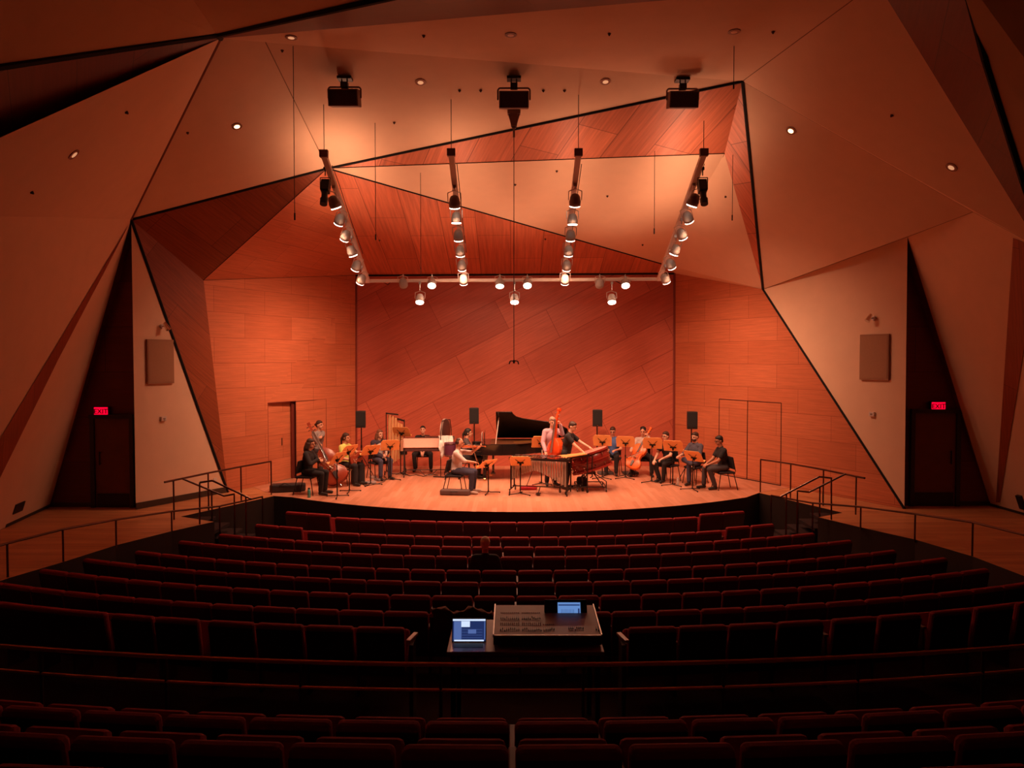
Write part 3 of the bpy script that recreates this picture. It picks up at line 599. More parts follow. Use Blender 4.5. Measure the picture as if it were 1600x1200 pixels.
def person(label, loc, rz, sit=.46, lean=.06, head=(0,0), hands=None, palms=None, legs=None, shirt='black', sleeve=1.0, trousers='black', skin=0, hair='short', hairm=HAIR_B, shoes=SHOE, scale=1.0, beard=False, curl=.6, jacket=None, width=1.0, glasses=False):
    t = thing('person', label, 'person', loc, rz); t.scale = (scale,)*3
    st = sit is None; hz = .92 if st else sit+.09
    sp = V((0,-math.sin(lean),math.cos(lean))); fw = V((0,-math.cos(lean),-math.sin(lean))); X = V((1,0,0)); hip = V((0,.0,hz)); wd = width
    nb = hip+sp*.50; nt = nb+sp*.08+V((0,-.015,0)); yaw, pit = head
    hq = MX.Rotation(yaw,4,'Z') @ MX.Rotation(pit,4,'X') if True else None    # yaw + turns to the figure's left
    hc = nt+sp*.075+V((0,-.02,.03)); H = MX.Translation(hc) @ hq
    sh = {s: hip+sp*.445+X*s*.175*wd for s in (1,-1)}
    A1, A2 = .285, .25; hands = hands or {}; arms = {}
    for s, key in ((1,'L'),(-1,'R')):
        tg = hands.get(key, (s*.20, -.30 if not st else -.05, hz+.08 if not st else hz-.16)); hint = hands.get(key+'h', (s*.6,.3,-1))
        arms[s] = ik(sh[s], tg, A1, A2, hint)
    legs = legs or {}; lg = {}
    for s, key in ((1,'L'),(-1,'R')):
        h = hip+X*s*.09
        if key in legs: k, a, toe = [V(p) for p in legs[key]]
        elif st: k, a = h+V((s*.01,-.03,-.42)), V((s*.11,.02,.09)); toe = a+V((s*.03,-.15,-.05))
        else: k, a = V((s*.15,-.43,sit+.06)), V((s*.14,-.40,.09)); toe = a+V((s*.03,-.16,-.05))
        lg[s] = (h, k, a, toe)
    b = MB()
    b.ball(hip+sp*.02, (.155*wd,.115,.12)); b.cap(hip+sp*.05, hip+sp*.22, .118*wd, .112*wd)
    Q = sp.to_track_quat('Z','Y').to_matrix().to_4x4()
    b.ball((0,0,0), (.165*wd,.118,.19), 16, 10, MX.Translation(hip+sp*.31) @ Q); b.cap(sh[1]-X*.02, sh[-1]+X*.02, .062, .062)
    b.cap(nb-sp*.03, nt+sp*.03, .056, .052); b.ball((0,.012,.02), (.076,.094,.100), 18, 14, H); b.ball((0,-.022,-.045), (.058,.070,.068), 14, 10, H)
    b.ball((0,-.088,-.100), (.02,.015,.014), 8, 6, H) if False else None
    b.rod((0,-.082,.018),(0,-.112,-.022), .008, .015, 8, H); b.ball((0,-.106,-.024), (.015,.013,.011), 8, 6, H)
    b.ball((0,-.086,-.062), (.024,.012,.007), 10, 6, H); b.ball((0,-.080,-.092), (.022,.016,.014), 8, 6, H)
    for s in (1,-1): b.ball((s*.076,.008,-.012), (.010,.020,.030), 8, 8, H); b.ball((s*.032,-.074,.030), (.022,.010,.008), 8, 6, H)
    for s, key in ((1,'L'),(-1,'R')):
        el, wr_ = arms[s]; b.cap(sh[s], el, .050*wd, .042, 12); b.cap(el, wr_, .041, .027, 12)
        fd = (wr_-el).normalized(); pn = (palms or {}).get(key, (0,0,-1)); fdir = (palms or {}).get(key+'f', fd)
        hand_shapes(b, wr_, fdir, pn, (palms or {}).get(key+'t', -s if V(pn).z < 0 else s), (palms or {}).get(key+'c', curl))
        h, k, a, toe = lg[s]; b.cap(h, k, .078, .055, 14); b.cap(k, a, .052, .036, 12); b.cap(a-V((0,0,.03)), toe, .034, .03, 10)
    body = b.build('body', SKIN[skin], t, True, remesh=.0075, soft=2)
    for s in (1,-1):
        b = MB().ball((s*.031,-.083,.012), (.012,.008,.008), 10, 8, H).build('eye', EYE, t, True)
    MB().ball((0,-.094,-.062), (.020,.006,.005), 10, 6, H).build('mouth', LIP, t, True)
    b = MB()
    for s in (1,-1): b.rod((s*.017,-.094,.034),(s*.048,-.082,.036), .0045, .0035, 6, H)
    b.build('eyebrows', hairm, t)
    if glasses:
        b = MB()
        for s in (1,-1): b.path([V((s*.032+.021*math.cos(a), -.100, .010+.016*math.sin(a))) for a in [k*math.pi/5 for k in range(11)]], .0025, 5, H); b.rod((s*.052,-.098,.014),(s*.078,.0,.012),.002,None,5,H)
        b.rod((-.011,-.100,.012),(.011,-.100,.012),.002,None,5,H).build('glasses', BLKPL, t)
    # hair
    b = MB().ball((0,.024,.044), (.083,.094,.088), 16, 12, H)
    if hair == 'short': b.ball((0,-.02,.085), (.066,.060,.040), 12, 8, H); b.ball((0,.055,-.01), (.070,.052,.07), 12, 8, H)
    if hair == 'bald': b = MB().ball((0,.050,.012), (.084,.064,.07), 14, 10, H); b.ball((0,.03,.075),(.07,.07,.045),12,8,H)
    if hair in ('pony','long'):
        b.ball((0,-.012,.078), (.070,.066,.045), 12, 8, H); b.ball((0,.06,-.01), (.076,.056,.09), 12, 8, H)
        for s in (1,-1): b.ball((s*.066,.01,.0), (.018,.045,.06), 8, 8, H)
    if hair == 'pony': b.cap(H @ V((0,.10,.02)), H @ V((0,.135,-.05)), .032, .03); b.cap(H @ V((0,.135,-.05)), H @ V((0,.125,-.22)), .03, .014)
    if hair == 'bun': b.ball((0,.06,-.01), (.076,.056,.07), 12, 8, H); b.ball((0,-.012,.075), (.070,.066,.045), 12, 8, H); b.ball((0,.13,.0), (.04,.035,.04), 10, 8, H)
    if hair == 'long':
        for i in range(9):
            a = -1.9+3.8*i/8; p0 = V((.078*math.sin(a), .03+.075*math.cos(a), .0)); b.cap(H @ p0, H @ V((p0.x*1.35,p0.y*1.15,-.12)), .030, .028, 8); b.cap(H @ V((p0.x*1.35,p0.y*1.15,-.12)), H @ V((p0.x*1.25,p0.y*1.2,-.20)), .028, .018, 8)
    if hair == 'wild':
        for i in range(22):
            a = random.uniform(0, 6.28); e = random.uniform(.1,1.3); b.ball((.075*math.cos(a)*math.cos(e), .03+.085*abs(math.sin(a))*math.cos(e), .045+.075*math.sin(e)), random.uniform(.02,.034), 7, 6, H)
    b.build('hair', hairm, t, True, remesh=.009, soft=2)
    if beard: MB().ball((0,-.045,-.068), (.062,.054,.048), 14, 10, H).ball((0,-.080,-.078), (.042,.028,.036), 10, 8, H).build('beard', hairm, t, True, remesh=.008, soft=1)
    # shirt
    g = .013; b = MB(); b.ball(hip+sp*.03, (.160*wd+g,.118+g,.10)); b.cap(hip+sp*.04, hip+sp*.22, .122*wd+g, .114*wd+g)
    b.ball((0,0,0), (.168*wd+g,.12+g,.195), 16, 10, MX.Translation(hip+sp*.31) @ Q); b.cap(sh[1]-X*.02, sh[-1]+X*.02, .064+g, .064+g); b.cap(nb-sp*.06, nb+sp*.012, .075, .062)
    for s in (1,-1):
        el, wr_ = arms[s]
        if sleeve > 1: b.cap(sh[s], el, .054*wd+g, .045+g); b.cap(el, el+(wr_-el)*min(1,(sleeve-1)), .044+g, .036+g-.004)
        else: b.cap(sh[s], sh[s]+(el-sh[s])*max(.35,sleeve*.62 if sleeve < 1 else .62), .056*wd+g, .052+g)
    b.build('shirt', CL[shirt], t, True, remesh=.012, soft=3)
    if jacket:
        b = MB(); g = .03; b.ball((0,.03,0), (.168*wd+g,.11,.21), 16, 10, MX.Translation(hip+sp*.28) @ Q); b.cap(sh[1]-X*.02, sh[-1]+X*.02, .062+g, .062+g) 
        for s in (1,-1): el, wr_ = arms[s]; b.cap(sh[s], el, .052+g, .046+g); b.cap(el, el+(wr_-el)*.85, .046+g, .034+g)
        b.build('jacket', CL[jacket], t, True, remesh=.013, soft=3)
    # trousers
    g = .014; b = MB(); b.ball(hip-sp*.01, (.150*wd+g,.118+g,.11))
    for s in (1,-1):
        h, k, a, toe = lg[s]; b.cap(h, k, .082+g, .058+g, 14); b.cap(k, a+(k-a)*.08, .056+g, .044+g, 12)
    b.build('trousers', CL[trousers], t, True, remesh=.013, soft=3)
    for s in (1,-1):
        h, k, a, toe = lg[s]; b = MB(); d = (toe-a); b.cap(a+V((0,.02,-.035)), toe, .043, .036, 10); b.cap(a, a-V((0,0,.03)), .045, .045, 10); b.build('shoe', shoes, t, True, remesh=.010, soft=1)
    return t
def W(t, p):   # a point of a figure in the hall
    return MX.LocRotScale(t.location, t.rotation_euler, t.scale) @ V(p)

# ------------------------------------------------------------ stage chairs and music stands
def chair(label, loc, rz, stool=False, group='black chairs on the stage'):
    t = thing('stage_chair' if not stool else 'tall_stool', label, 'chair' if not stool else 'stool', loc, rz, group if not stool else None)
    if stool:
        MB().lathe([(.17,.70),(.18,.72),(.18,.75),(.15,.77)],20).build('seat', BLKFAB, t, True)
        for i in range(4):
            a = math.pi/4+i*math.pi/2; MB().rod((.12*math.cos(a),.12*math.sin(a),.70),(.21*math.cos(a),.21*math.sin(a),0),.013).build('leg', BLKMET, t)
        return t
    MB().box((0,0,.435),(.44,.42,.05)).build('seat', BLKFAB, t, bevel=.018)
    T = MX.Translation((0,.20,.46)) @ MX.Rotation(R(12),4,'X')
    MB().box((0,0,.22),(.42,.035,.32),T).build('backrest', BLKFAB, t, bevel=.015)
    for s in (1,-1): MB().rod((s*.19,.02,0),(s*.19,.02,.36),.011,None,8,T).build('back_post', BLKMET, t); MB().rod((-.20,s*.18,.405),(.20,s*.18,.405),.010).build('seat_rail', BLKMET, t)
    for s in (1,-1):
        MB().rod((s*.19,-.17,.42),(s*.22,-.24,0),.011).build('leg', BLKMET, t); MB().rod((s*.19,.17,.42),(s*.22,.27,0),.011).build('leg', BLKMET, t)
    return t
def stand(label, base, rz, h=.95, tilt=28, w=.52, hd=.34, shift=0, m=COPPER):
    """desk leans back from its lower edge; +y is the side away from the reader"""
    t = thing('music_stand', label, 'music stand', base, rz, 'music stands on the stage')
    for k, a in enumerate((90,210,330)):
        ca, sa = math.cos(R(a)), math.sin(R(a)); MB().path([(0,0,.06),(ca*.05,sa*.05,.035),(ca*.29,sa*.29,.02)],.011).rod((ca*.29,sa*.29,0),(ca*.29,sa*.29,.03),.016).build('foot', BLKMET, t)
    MB().rod((0,0,.03),(0,0,.62),.015).rod((0,0,.6),(0,0,h-.02),.010).rod((0,0,.60),(0,0,.66),.021).build('pole', BLKMET, t)
    T = MX.Translation((shift,.02,h)) @ MX.Rotation(R(tilt),4,'X')
    b = MB(); o = [(-w/2+.01,-hd*.42),(w/2-.01,-hd*.42),(w/2,hd*.35),(w/2-.05,hd*.58),(-w/2+.05,hd*.58),(-w/2,hd*.35)]
    b.prism(o, .010, T @ MX.Rotation(R(90),4,'X')).build('desk', m, t, bevel=.003)
    MB().box((0,.04,-hd*.42),(w-.02,.07,.008),T).build('ledge', m, t)
    MB().box((0,-.022,-.02),(.16,.02,.03),T).rod((0,-.03,-.03),(-.12,-.014,.10),.006,None,6,T).rod((0,-.03,-.03),(.12,-.014,.10),.006,None,6,T).box((0,-.035,-.05),(.05,.045,.05),T).build('desk_bracket', BLKMET, t)
    MB().box((random.uniform(-.03,.03),.008,.01),(.36,.005,.26),T).build('sheet_music', mat('sheet music paper',(.8,.75,.68),.8), t) if m is COPPER and random.random() < .5 else None
    return t

# ------------------------------------------------------------ bowed strings, bow, guitar
BO = [(0,.06),(.015,.15),(.05,.225),(.12,.285),(.20,.300),(.28,.285),(.345,.240),(.37,.225),(.38,.20),(.43,.175),(.50,.168),(.57,.178),(.62,.205),(.63,.225),(.66,.232),(.74,.250),(.82,.243),(.90,.20),(.955,.13),(.99,.06),(1.0,.03)]
def outline(L, sloped, wk):
    h = [(y,x) for y,x in BO]
    if sloped: h = [(y, x if y < .66 else x*(1-(y-.66)*1.2)) for y,x in h]
    pts = [(-x*L*wk, y*L) for y,x in h] + [(x*L*wk, y*L) for y,x in reversed(h)]
    return pts[::-1]
def strings(name, cat, label, L, T, m, dm, thick, neck, sloped=False, endpin=0, wk=1.0, bits=True):
    """L body length; body runs +z from its bottom, belly faces -y"""
    t = thing(name, label, cat); t.matrix_world = T; N_ = L
    B_ = MX.Rotation(R(90),4,'X')
    o = outline(L, sloped, wk); th = thick*L
    b = MB().prism(o, th, MX.Translation((0,th/2,0)) @ B_); bd = b.build('body', m, t, bevel=th*.08)
    ins = [(x*.80, L*.5+(y-L*.5)*.86) for x,y in o]; ins2 = [(x*.98, L*.5+(y-L*.5)*.985) for x,y in o]
    n = len(o); vs = [(x,-th/2-.001,y) for x,y in ins2]+[(x,-th/2-th*.13,y) for x,y in ins]
    MB().add(vs, [tuple(range(n,2*n))]+[(i,(i+1) % n,n+(i+1) % n,n+i) for i in range(n)]).build('belly', m, t, True)
    yb = -th/2-th*.13; zn = L; top = L+neck*L
    b = MB().bar((0,-th*.30,zn-.03*L),(0,-th*.42,top), .055*L, .05*L, up=(0,1,0)); b.bar((0,-th*.42,top),(0,-th*.15,top+.22*L), .055*L,.05*L,up=(0,1,0))
    b.rod((-.04*L,-th*.1,top+.25*L),(.04*L,-th*.1,top+.25*L),.045*L,n=14).build('neck_scroll', m, t, bevel=.002)
    MB().bar((0,yb-.06*L*.6,.62*L),(0,-th*.42-.045*L,top), .055*L,.012*L,up=(0,1,0)).build('fingerboard', dm, t)
    MB().prism([(-.03*L,.07*L),(.03*L,.07*L),(.045*L,.28*L),(-.045*L,.28*L)],.02*L,MX.Translation((0,yb-.015*L,0)) @ B_).build('tailpiece', dm, t)
    MB().prism([(-.075*L,0),(-.05*L,0),(0,.03*L),(.05*L,0),(.075*L,0),(.05*L,.11*L),(-.05*L,.11*L)],.012*L,MX.Translation((0,yb+.01*L,.40*L)) @ MX.Rotation(0,4,'X') @ MX(((1,0,0,0),(0,0,-1,0),(0,1,0,0),(0,0,0,1))) ) if False else MB().box((0,yb-.05*L,.41*L),(.13*L,.10*L,.012*L),taper=1).build('bridge', mat('bridge maple',(.6,.35,.16),.5), t)
    for s in (-1,1):
        MB().path([(s*.10*L,yb-.001,.34*L),(s*.115*L,yb-.001,.38*L),(s*.095*L,yb-.001,.44*L),(s*.11*L,yb+.002,.49*L)],.008*L,5).build('f_hole', BLKPL, t)
    for i in range(4):
        x = (i-1.5)*.018*L; MB().path([(x,yb-.02*L,.26*L),(x*1.3,yb-.105*L,.41*L),(x*.6,-th*.42-.05*L,top)],.0022*L+.0006,4).build('string', SILVER, t)
        MB().rod((-.09*L if i % 2 else .03*L,-th*.3,top+.03*L+i*.045*L),(-.03*L if i % 2 else .09*L,-th*.3,top+.03*L+i*.045*L),.009*L+.001).build('peg', dm, t)
    if endpin: MB().rod((0,0,0),(0,0,-endpin),.008*L).build('endpin', SILVER, t)
    return t
def bow(label, a, b_, bend=.015):
    a, b_ = V(a), V(b_); t = thing('bow', label, 'bow', a); d = b_-a; u = V((0,0,1)) if abs(d.normalized().z) < .8 else V((1,0,0)); u = (u-d.normalized()*u.dot(d.normalized())).normalized()
    MB().path([V((0,0,0))+u*.02, d*.5+u*.008, d+u*.022],.0055).build('stick', mat('bow stick',(.28,.09,.03),.4), t); MB().bar(V((0,0,0))+d*.03, d*.98, .010,.003).build('hair_ribbon', mat('bow hair',(.9,.82,.7),.6), t); MB().bar(d*.03,d*.11,.022,.02).build('frog', BLKPL, t)
    return t
def TM(loc, xaxis, zaxis):   # frame whose z runs up the instrument, x across
    z = V(zaxis).normalized(); x = V(xaxis); x = (x-z*x.dot(z)).normalized(); y = z.cross(x)
    return MX(((x.x,y.x,z.x,loc[0]),(x.y,y.y,z.y,loc[1]),(x.z,y.z,z.z,loc[2]),(0,0,0,1)))
ORANGE = mat('orange cello varnish', (.80,.14,.02), .3, noise=.15, nscale=8); BASSRED = mat('dark red bass varnish', (.28,.045,.02), .3, noise=.2, nscale=6); EBONY = mat('ebony', (.04,.03,.03), .4); VARN = mat('violin varnish', (.62,.14,.04), .3)

def LH(pos, rz, q): return MX.Rotation(-rz,4,'Z') @ (V(q)-pos)
# 1 brass player at the front left
g = lambda x, y: G(x, y)
pos = G(480,772); rz = R(82)
c1 = chair('black chair of the trumpet player at the left stage edge', pos, rz)
p1 = person('person in black at the left stage edge, seated with a silver trumpet pointed down', pos+V((0,0,0)), rz, lean=.10, head=(0,.20), hands=dict(L=(.03,-.34,.83),R=(-.06,-.30,.86),Lh=(1,.1,-.8),Rh=(-1,.1,-.8)), shirt='black', sleeve=2, trousers='black', skin=0, hair='long', hairm=HAIR_D)
tp_ = W(p1,(.0,-.24,1.00)); te = W(p1,(.05,-.62,.62)); d = te-tp_
t = thing('trumpet', 'silver trumpet held pointing down by the player in black', 'trumpet', tp_)
MB().rod((0,0,0),d,.008).lathe([(.008,.40),(.014,.47),(.03,.52),(.062,.55)],16, d.to_track_quat('Z','Y').to_matrix().to_4x4()).build('bell_tube', SILVER, t, True)
k = V((0,0,-.07)); MB().path([d*.15+k,d*.2+k*1.1,d*.75+k*1.1,d*.8+k*.6,d*.8],.007).path([d*.15+k,d*.12,],.007).build('slide_tube', SILVER, t)
for s in (.36,.44,.52): MB().rod(d*s+V((0,0,.06)), d*s+V((0,0,-.10)),.013).build('valve', SILVER, t)
MB().rod(-d.normalized()*.04,V((0,0,0)),.012,.005).build('mouthpiece', SILVER, t)
# 2 double bass on the left
pos = G(487,752)+V((.1,.3,0)); rz = R(62)
chair('tall black stool behind the left double bass player', pos, rz, True)
p2 = person('person in a grey jacket holding the dark red double bass at the left', pos, rz, sit=.72, lean=.05, head=(.1,.05), hands=dict(L=LH(pos,rz,P(498,690,19.72)),R=LH(pos,rz,P(517,728,19.3)),Lh=(1,0,-.8),Rh=(-1,.2,-.8)), shirt='grey', sleeve=2, trousers='dgrey', hair='bun', hairm=HAIR_D,
   legs=dict(L=((.17,-.36,.60),(.20,-.40,.12),(.22,-.55,.06)), R=((-.17,-.30,.58),(-.16,-.22,.12),(-.16,-.36,.06))))
bb = P(531,760,19.55); bt = P(480,664,20.15); zz = bt-bb
DB1 = strings('double_bass','double bass','dark red double bass leaning back on the player in grey at the left', 1.05, TM(bb+V((0,0,.10)), (.75,.25,.45), zz), BASSRED, EBONY, .19, .47, True, .10)
bow('bow resting across the left double bass', P(515,722,19.35), P(550,735,19.2))
# 3 lime shirt
pos = G(538,757); rz = R(70)
chair('black chair of the player in the pale lime shirt', pos, rz)
p3 = person('person in a pale lime shirt with a dark ponytail, guitar across the lap', pos, rz, lean=.05, head=(0,.12), hands=dict(L=(.26,-.46,.86),R=(-.10,-.30,.66)), shirt='lime', sleeve=1, trousers='black', hair='pony', hairm=HAIR_D)
gT = MX.LocRotScale(p3.location, p3.rotation_euler, None)
def guitar():
    t = thing('guitar', 'dark red guitar across the lap of the player in lime', 'guitar'); a = W(p3,(-.20,-.30,.62)); z = W(p3,(.42,-.50,.92))-a; t.matrix_world = TM(a, W(p3,(0,0,-1))-W(p3,(0,0,0)), z)
    o = [(x*1.0, y) for x, y in outline(.44, False, 1.15)]; MB().prism(o,.05,MX.Rotation(R(90),4,'X')).build('body', BASSRED, t, bevel=.008)
    MB().bar((0,-.06,.25),(0,-.05,.80),.045,.02,up=(0,1,0)).build('neck', EBONY, t); MB().box((0,-.05,.86),(.07,.015,.14)).build('headstock', BASSRED, t)
    MB().box((0,-.056,.10),(.10,.012,.02)).build('bridge', SILVER, t)
    for i in range(6): MB().rod(((i-2.5)*.007,-.064,.10),((i-2.5)*.006,-.062,.80),.0008,n=4).build('string', SILVER, t)
guitar()
# 4 curly haired player
pos = G(590,748)+V((0,.1,0)); rz = R(38)
chair('black chair of the curly haired player', pos, rz)
p4 = person('person with long curly hair and dark jacket over a pale shirt, holding a small cup', pos, rz, lean=.12, head=(.1,.1), hands=dict(L=(.04,-.36,.70),R=(-.03,-.32,.62)), shirt='lgrey', sleeve=2, jacket='navy', trousers='jeans', hair='long', hairm=HAIR_C, skin=2)
q = W(p4,(.0,-.46,.70)); t = thing('paper_cup','small pale cup held by the curly haired player','cup',q); MB().lathe([(.028,-.02),(.034,.08)],14).build('cup_wall', mat('pale cup',(.7,.6,.5),.6), t); MB().lathe([(.037,.078),(.036,.088)],14).build('lid', WHITEMET, t)
# 5 behind the marimba
pos = G(660,736)+V((0,.25,0)); 
chair('black chair behind the marimba', pos, 0)
p5 = person('person in black seated behind the marimba with hands clasped between the knees', pos, R(3), lean=.30, head=(0,-.12), hands=dict(L=(.03,-.46,.56),R=(-.03,-.46,.58),Lh=(1,.2,0),Rh=(-1,.2,0)), shirt='black', sleeve=1, trousers='black', skin=2,
   legs=dict(L=((.24,-.40,.52),(.24,-.34,.09),(.27,-.50,.04)), R=((-.24,-.40,.52),(-.22,-.34,.09),(-.25,-.50,.04))))
# 6 violinist
pos = G(713,770); rz = R(80)
chair('black chair of the violinist near the middle of the stage front', pos+V((-.03,0,0)), rz)
p6 = person('person in a pale checked shirt seated playing the violin near the stage front', pos, rz, lean=.08, head=(.35,.12), hands=dict(L=(.16,-.52,1.10),R=(-.12,-.48,.78),Lh=(.6,0,-1),Rh=(-.8,.3,-.6)), palms=dict(L=(-.2,.2,1),R=(.2,-.2,-1)), shirt='check', sleeve=1.15, trousers='jeans', hair='bald', hairm=HAIR_D, shoes=SHOEL, width=1.05, skin=0)
va = W(p6,(.06,-.13,1.125)); vb = W(p6,(.20,-.72,1.13)); strings('violin','violin','orange brown violin under the chin of the player in the checked shirt', .355, TM(va, W(p6,(-1,.1,.3))-W(p6,(0,0,0)), vb-va), VARN, EBONY, .11, .37)
q = W(p6,(-.10,-.56,.75)); bow('upright bow held by the violinist', q, P(735,689,q.y-.15))
# 7 pianist and piano
pos = V((-1.32,21.15,0)); rz = R(92)
t = thing('piano_bench','black piano bench under the pianist','bench',pos,rz); MB().box((0,0,.46),(.62,.34,.07)).build('seat', BLKFAB, t, bevel=.015)
for sx in (1,-1):
    for sy in (1,-1): MB().bar((sx*.26,sy*.13,.43),(sx*.27,sy*.14,0),.035,.035,up=(0,1,0)).build('leg', BLKMET, t)
p7 = person('person in dark grey seated at the grand piano playing', pos, rz, sit=.48, lean=.12, head=(0,.1), hands=dict(L=(.22,-.46,.80),R=(-.22,-.46,.80)), palms=dict(Lc=.35,Rc=.35), shirt='dgrey', sleeve=2, trousers='black', hair='pony', hairm=HAIR_B)
PB = mat('black piano lacquer', (.010,.008,.008), .12, spec=.6); PG = mat('gold piano plate', (.55,.30,.08), .35, .8)
t = thing('grand_piano','black grand piano with its lid raised at the back of the stage','piano',(-.86,20.5,0),0)
PO = [(0,0),(.25,0),(.62,0),(.95,.06),(1.25,.28),(1.50,.52),(1.80,.66),(2.15,.76),(2.38,.92),(2.48,1.15),(2.40,1.38),(2.2,1.48),(0,1.48)]
MB().prism(PO, .30, MX.Translation((0,0,.70))).build('case', PB, t, bevel=.01)
MB().prism([(.28+x*.86,.05+y*.935) for x,y in PO], .004, MX.Translation((0,0,.80)) if False else MX.Translation((0,0,1.001))).build('soundboard', mat('dark piano inside',(.10,.035,.012),.5), t); MB().bar((.9,.45,1.012),(2.2,1.05,1.012),.03,.02).build('string_plate_edge', PG, t)
MB().box((-.14,.74,.76),(.30,1.46,.10)).build('keybed', PB, t, bevel=.006)
for s in (.02,1.46): MB().box((-.12,s,.86),(.32,.05,.14)).build('key_arm', PB, t, bevel=.02)
for i in range(52): MB().box((-.15,.075+i*.0256+.01,.822),(.14,.023,.02)).build('white_key', mat('ivory key',(.8,.76,.7),.3), t)
for i in range(51):
    if i % 7 not in (1,4): MB().box((-.12,.098+i*.0256,.838),(.09,.012,.015)).build('black_key', EBONY, t)
MB().box((.10,.74,1.15),(.02,.72,.26),MX.Translation((0,0,0))).build('music_desk', PB, t); MB().box((.03,.74,1.14),(.012,.42,.22)).build('sheet_music', mat('sheet music paper',(.8,.75,.68),.8), t)
lidT = MX.Translation((0,1.48,1.02)) @ MX.Rotation(R(-34),4,'X') @ MX.Translation((0,-1.48,0))
MB().prism([(.42,.0),(.86,.0),(.90,.12),(.98,.26),(1.15,.36),(1.5,.46),(1.9,.56),(2.2,.72),(2.42,.95),(2.48,1.2),(2.40,1.40),(2.2,1.48),(.42,1.48)], .022, lidT).build('lid', PB, t, bevel=.004)
MB().rod((.42,.10,1.0), lidT @ V((.50,.30,0)), .012).build('lid_prop', mat('pale prop stick',(.6,.45,.38),.4), t)
for x, y in ((.12,.14),(.12,1.34),(2.1,1.15)):
    l = MB().lathe([(.075,.70),(.07,.60),(.035,.40),(.045,.16),(.05,.10)],12,MX.Translation((x,y,0))).build('leg', PB, t); MB().rod((x-.02,y,.045),(x+.02,y,.045),.045,n=14).build('caster', BRASS, l)
b = MB().bar((.34,.74,.70),(.34,.74,.16),.06,.14,up=(0,1,0)).box((.34,.74,.14),(.12,.34,.05)).build('pedal_lyre', PB, t)
for s in (-.09,0,.09): MB().box((.24,.74+s,.07),(.16,.025,.012)).build('pedal', BRASS, b)
# 8 second double bass
pos = V((1.02,19.85,0)); rz = R(12)
p8 = person('person in a lilac shirt standing behind the orange double bass', pos, rz, sit=None, lean=.10, head=(.1,.30), hands=dict(L=LH(pos,rz,P(875,668,19.5)),R=(-.22,-.26,.90),Lh=(.3,.4,-1),Rh=(-.6,.3,-1)), palms=dict(L=(-1,0,0)), shirt='lilac', sleeve=2, trousers='black', hair='short', hairm=HAIR_G, skin=2, scale=1.04)
bb = P(864,742,19.4); bt = P(874,643,19.5)
DB2 = strings('double_bass','double bass','bright orange double bass held upright in front of the piano', 1.0, TM(bb+V((0,0,-.06)),(.62,-.75,0),bt-bb), mat('bright orange bass varnish',(.75,.075,.015),.3,noise=.1), mat('grey worn fingerboard',(.25,.16,.14),.4), .19, .47, True, .12)
bow('bow hanging from the right hand of the bassist in lilac', P(847,700,19.5), P(847,725,19.4))
# 9 percussionist
pos = V((1.36,19.35,0)); rz = R(68)
p9 = person('person in a black t-shirt standing and reaching over the bass drum', pos, rz, sit=None, lean=.22, head=(-.05,.42), hands=dict(L=(.20,-.56,1.06),R=(-.16,-.50,.98),Lh=(.4,.4,-1),Rh=(-.4,.4,-1)), palms=dict(Lc=.4,Rc=.5), shirt='black', sleeve=1, trousers='black', hair='short', hairm=HAIR_D, skin=2)
# 10..14 the right side
pos = V((2.90,21.95,0)); chair('black chair of the player in the blue t-shirt', pos, R(-15))
p10 = person('person in a blue t-shirt and glasses seated behind the bass drum', pos, R(-15), lean=.12, head=(0,.38), hands=dict(L=(.12,-.36,.72),R=(-.14,-.36,.74)), shirt='blue', sleeve=1, trousers='black', hair='short', hairm=HAIR_D, glasses=True)
pos = V((3.72,21.75,0)); rz = R(-12); chair('black chair of the cellist', pos, R(-12))
p11 = person('person in a light grey shirt with dark hair playing the orange cello', pos, R(-12), lean=.04, head=(-.1,.2), hands=dict(L=LH(pos,rz,P(1013,683,21.38)),R=(-.30,-.42,.76),Lh=(.6,0,-1),Rh=(-.4,.3,-1)), palms=dict(L=(-1,.3,0)), shirt='lgrey', sleeve=2, trousers='black', hair='wild', hairm=HAIR_B,
   legs=dict(L=((.27,-.38,.52),(.26,-.38,.09),(.30,-.54,.04)), R=((-.30,-.34,.52),(-.28,-.36,.09),(-.32,-.50,.04))))
bb = P(985,733,21.15); bt = P(1017,671,21.55)
strings('cello','cello','bright orange cello leaning back against the player in light grey', .78, TM(bb+V((0,0,.02)),(.9,-.35,0),bt-bb), ORANGE, EBONY, .16, .42, False, .22)
bow('bow across the orange cello', P(978,716,20.95), P(1004,707,21.0))
pos = V((4.20,20.55,0)); chair('black chair between the cellist and the bearded player', pos, R(-45))
p12 = person('person in a black t-shirt between the cellist and the bearded player, looking left', pos, R(-45), lean=.16, head=(-.15,.12), hands=dict(L=(.10,-.42,.66),R=(-.14,-.44,.60)), shirt='black', sleeve=1, trousers='black', hair='short', hairm=HAIR_D, glasses=True, skin=2,
   legs=dict(L=((.14,-.40,.52),(.05,-.30,.09),(.05,-.45,.04)), R=((-.18,-.40,.52),(-.10,-.26,.09),(-.12,-.42,.04))))
pos = G(1086,755); chair('black chair of the bearded player', pos, R(-52))
p13 = person('person with a beard and dark plaid shirt, seated with one leg crossed over', pos, R(-52), lean=-.03, head=(-.1,.22), hands=dict(L=(.12,-.34,.74),R=(-.20,-.40,.74)), shirt='plaid', sleeve=1.3, trousers='jeans', hair='short', hairm=HAIR_D, beard=True, skin=2,
   legs=dict(L=((.14,-.43,.52),(.14,-.42,.09),(.16,-.58,.04)), R=((-.02,-.44,.66),(.33,-.52,.58),(.42,-.60,.48))))
pos = G(1130,764); c14 = chair('black chair at the right end of the players', pos+V((.02,0,0)), R(-82))
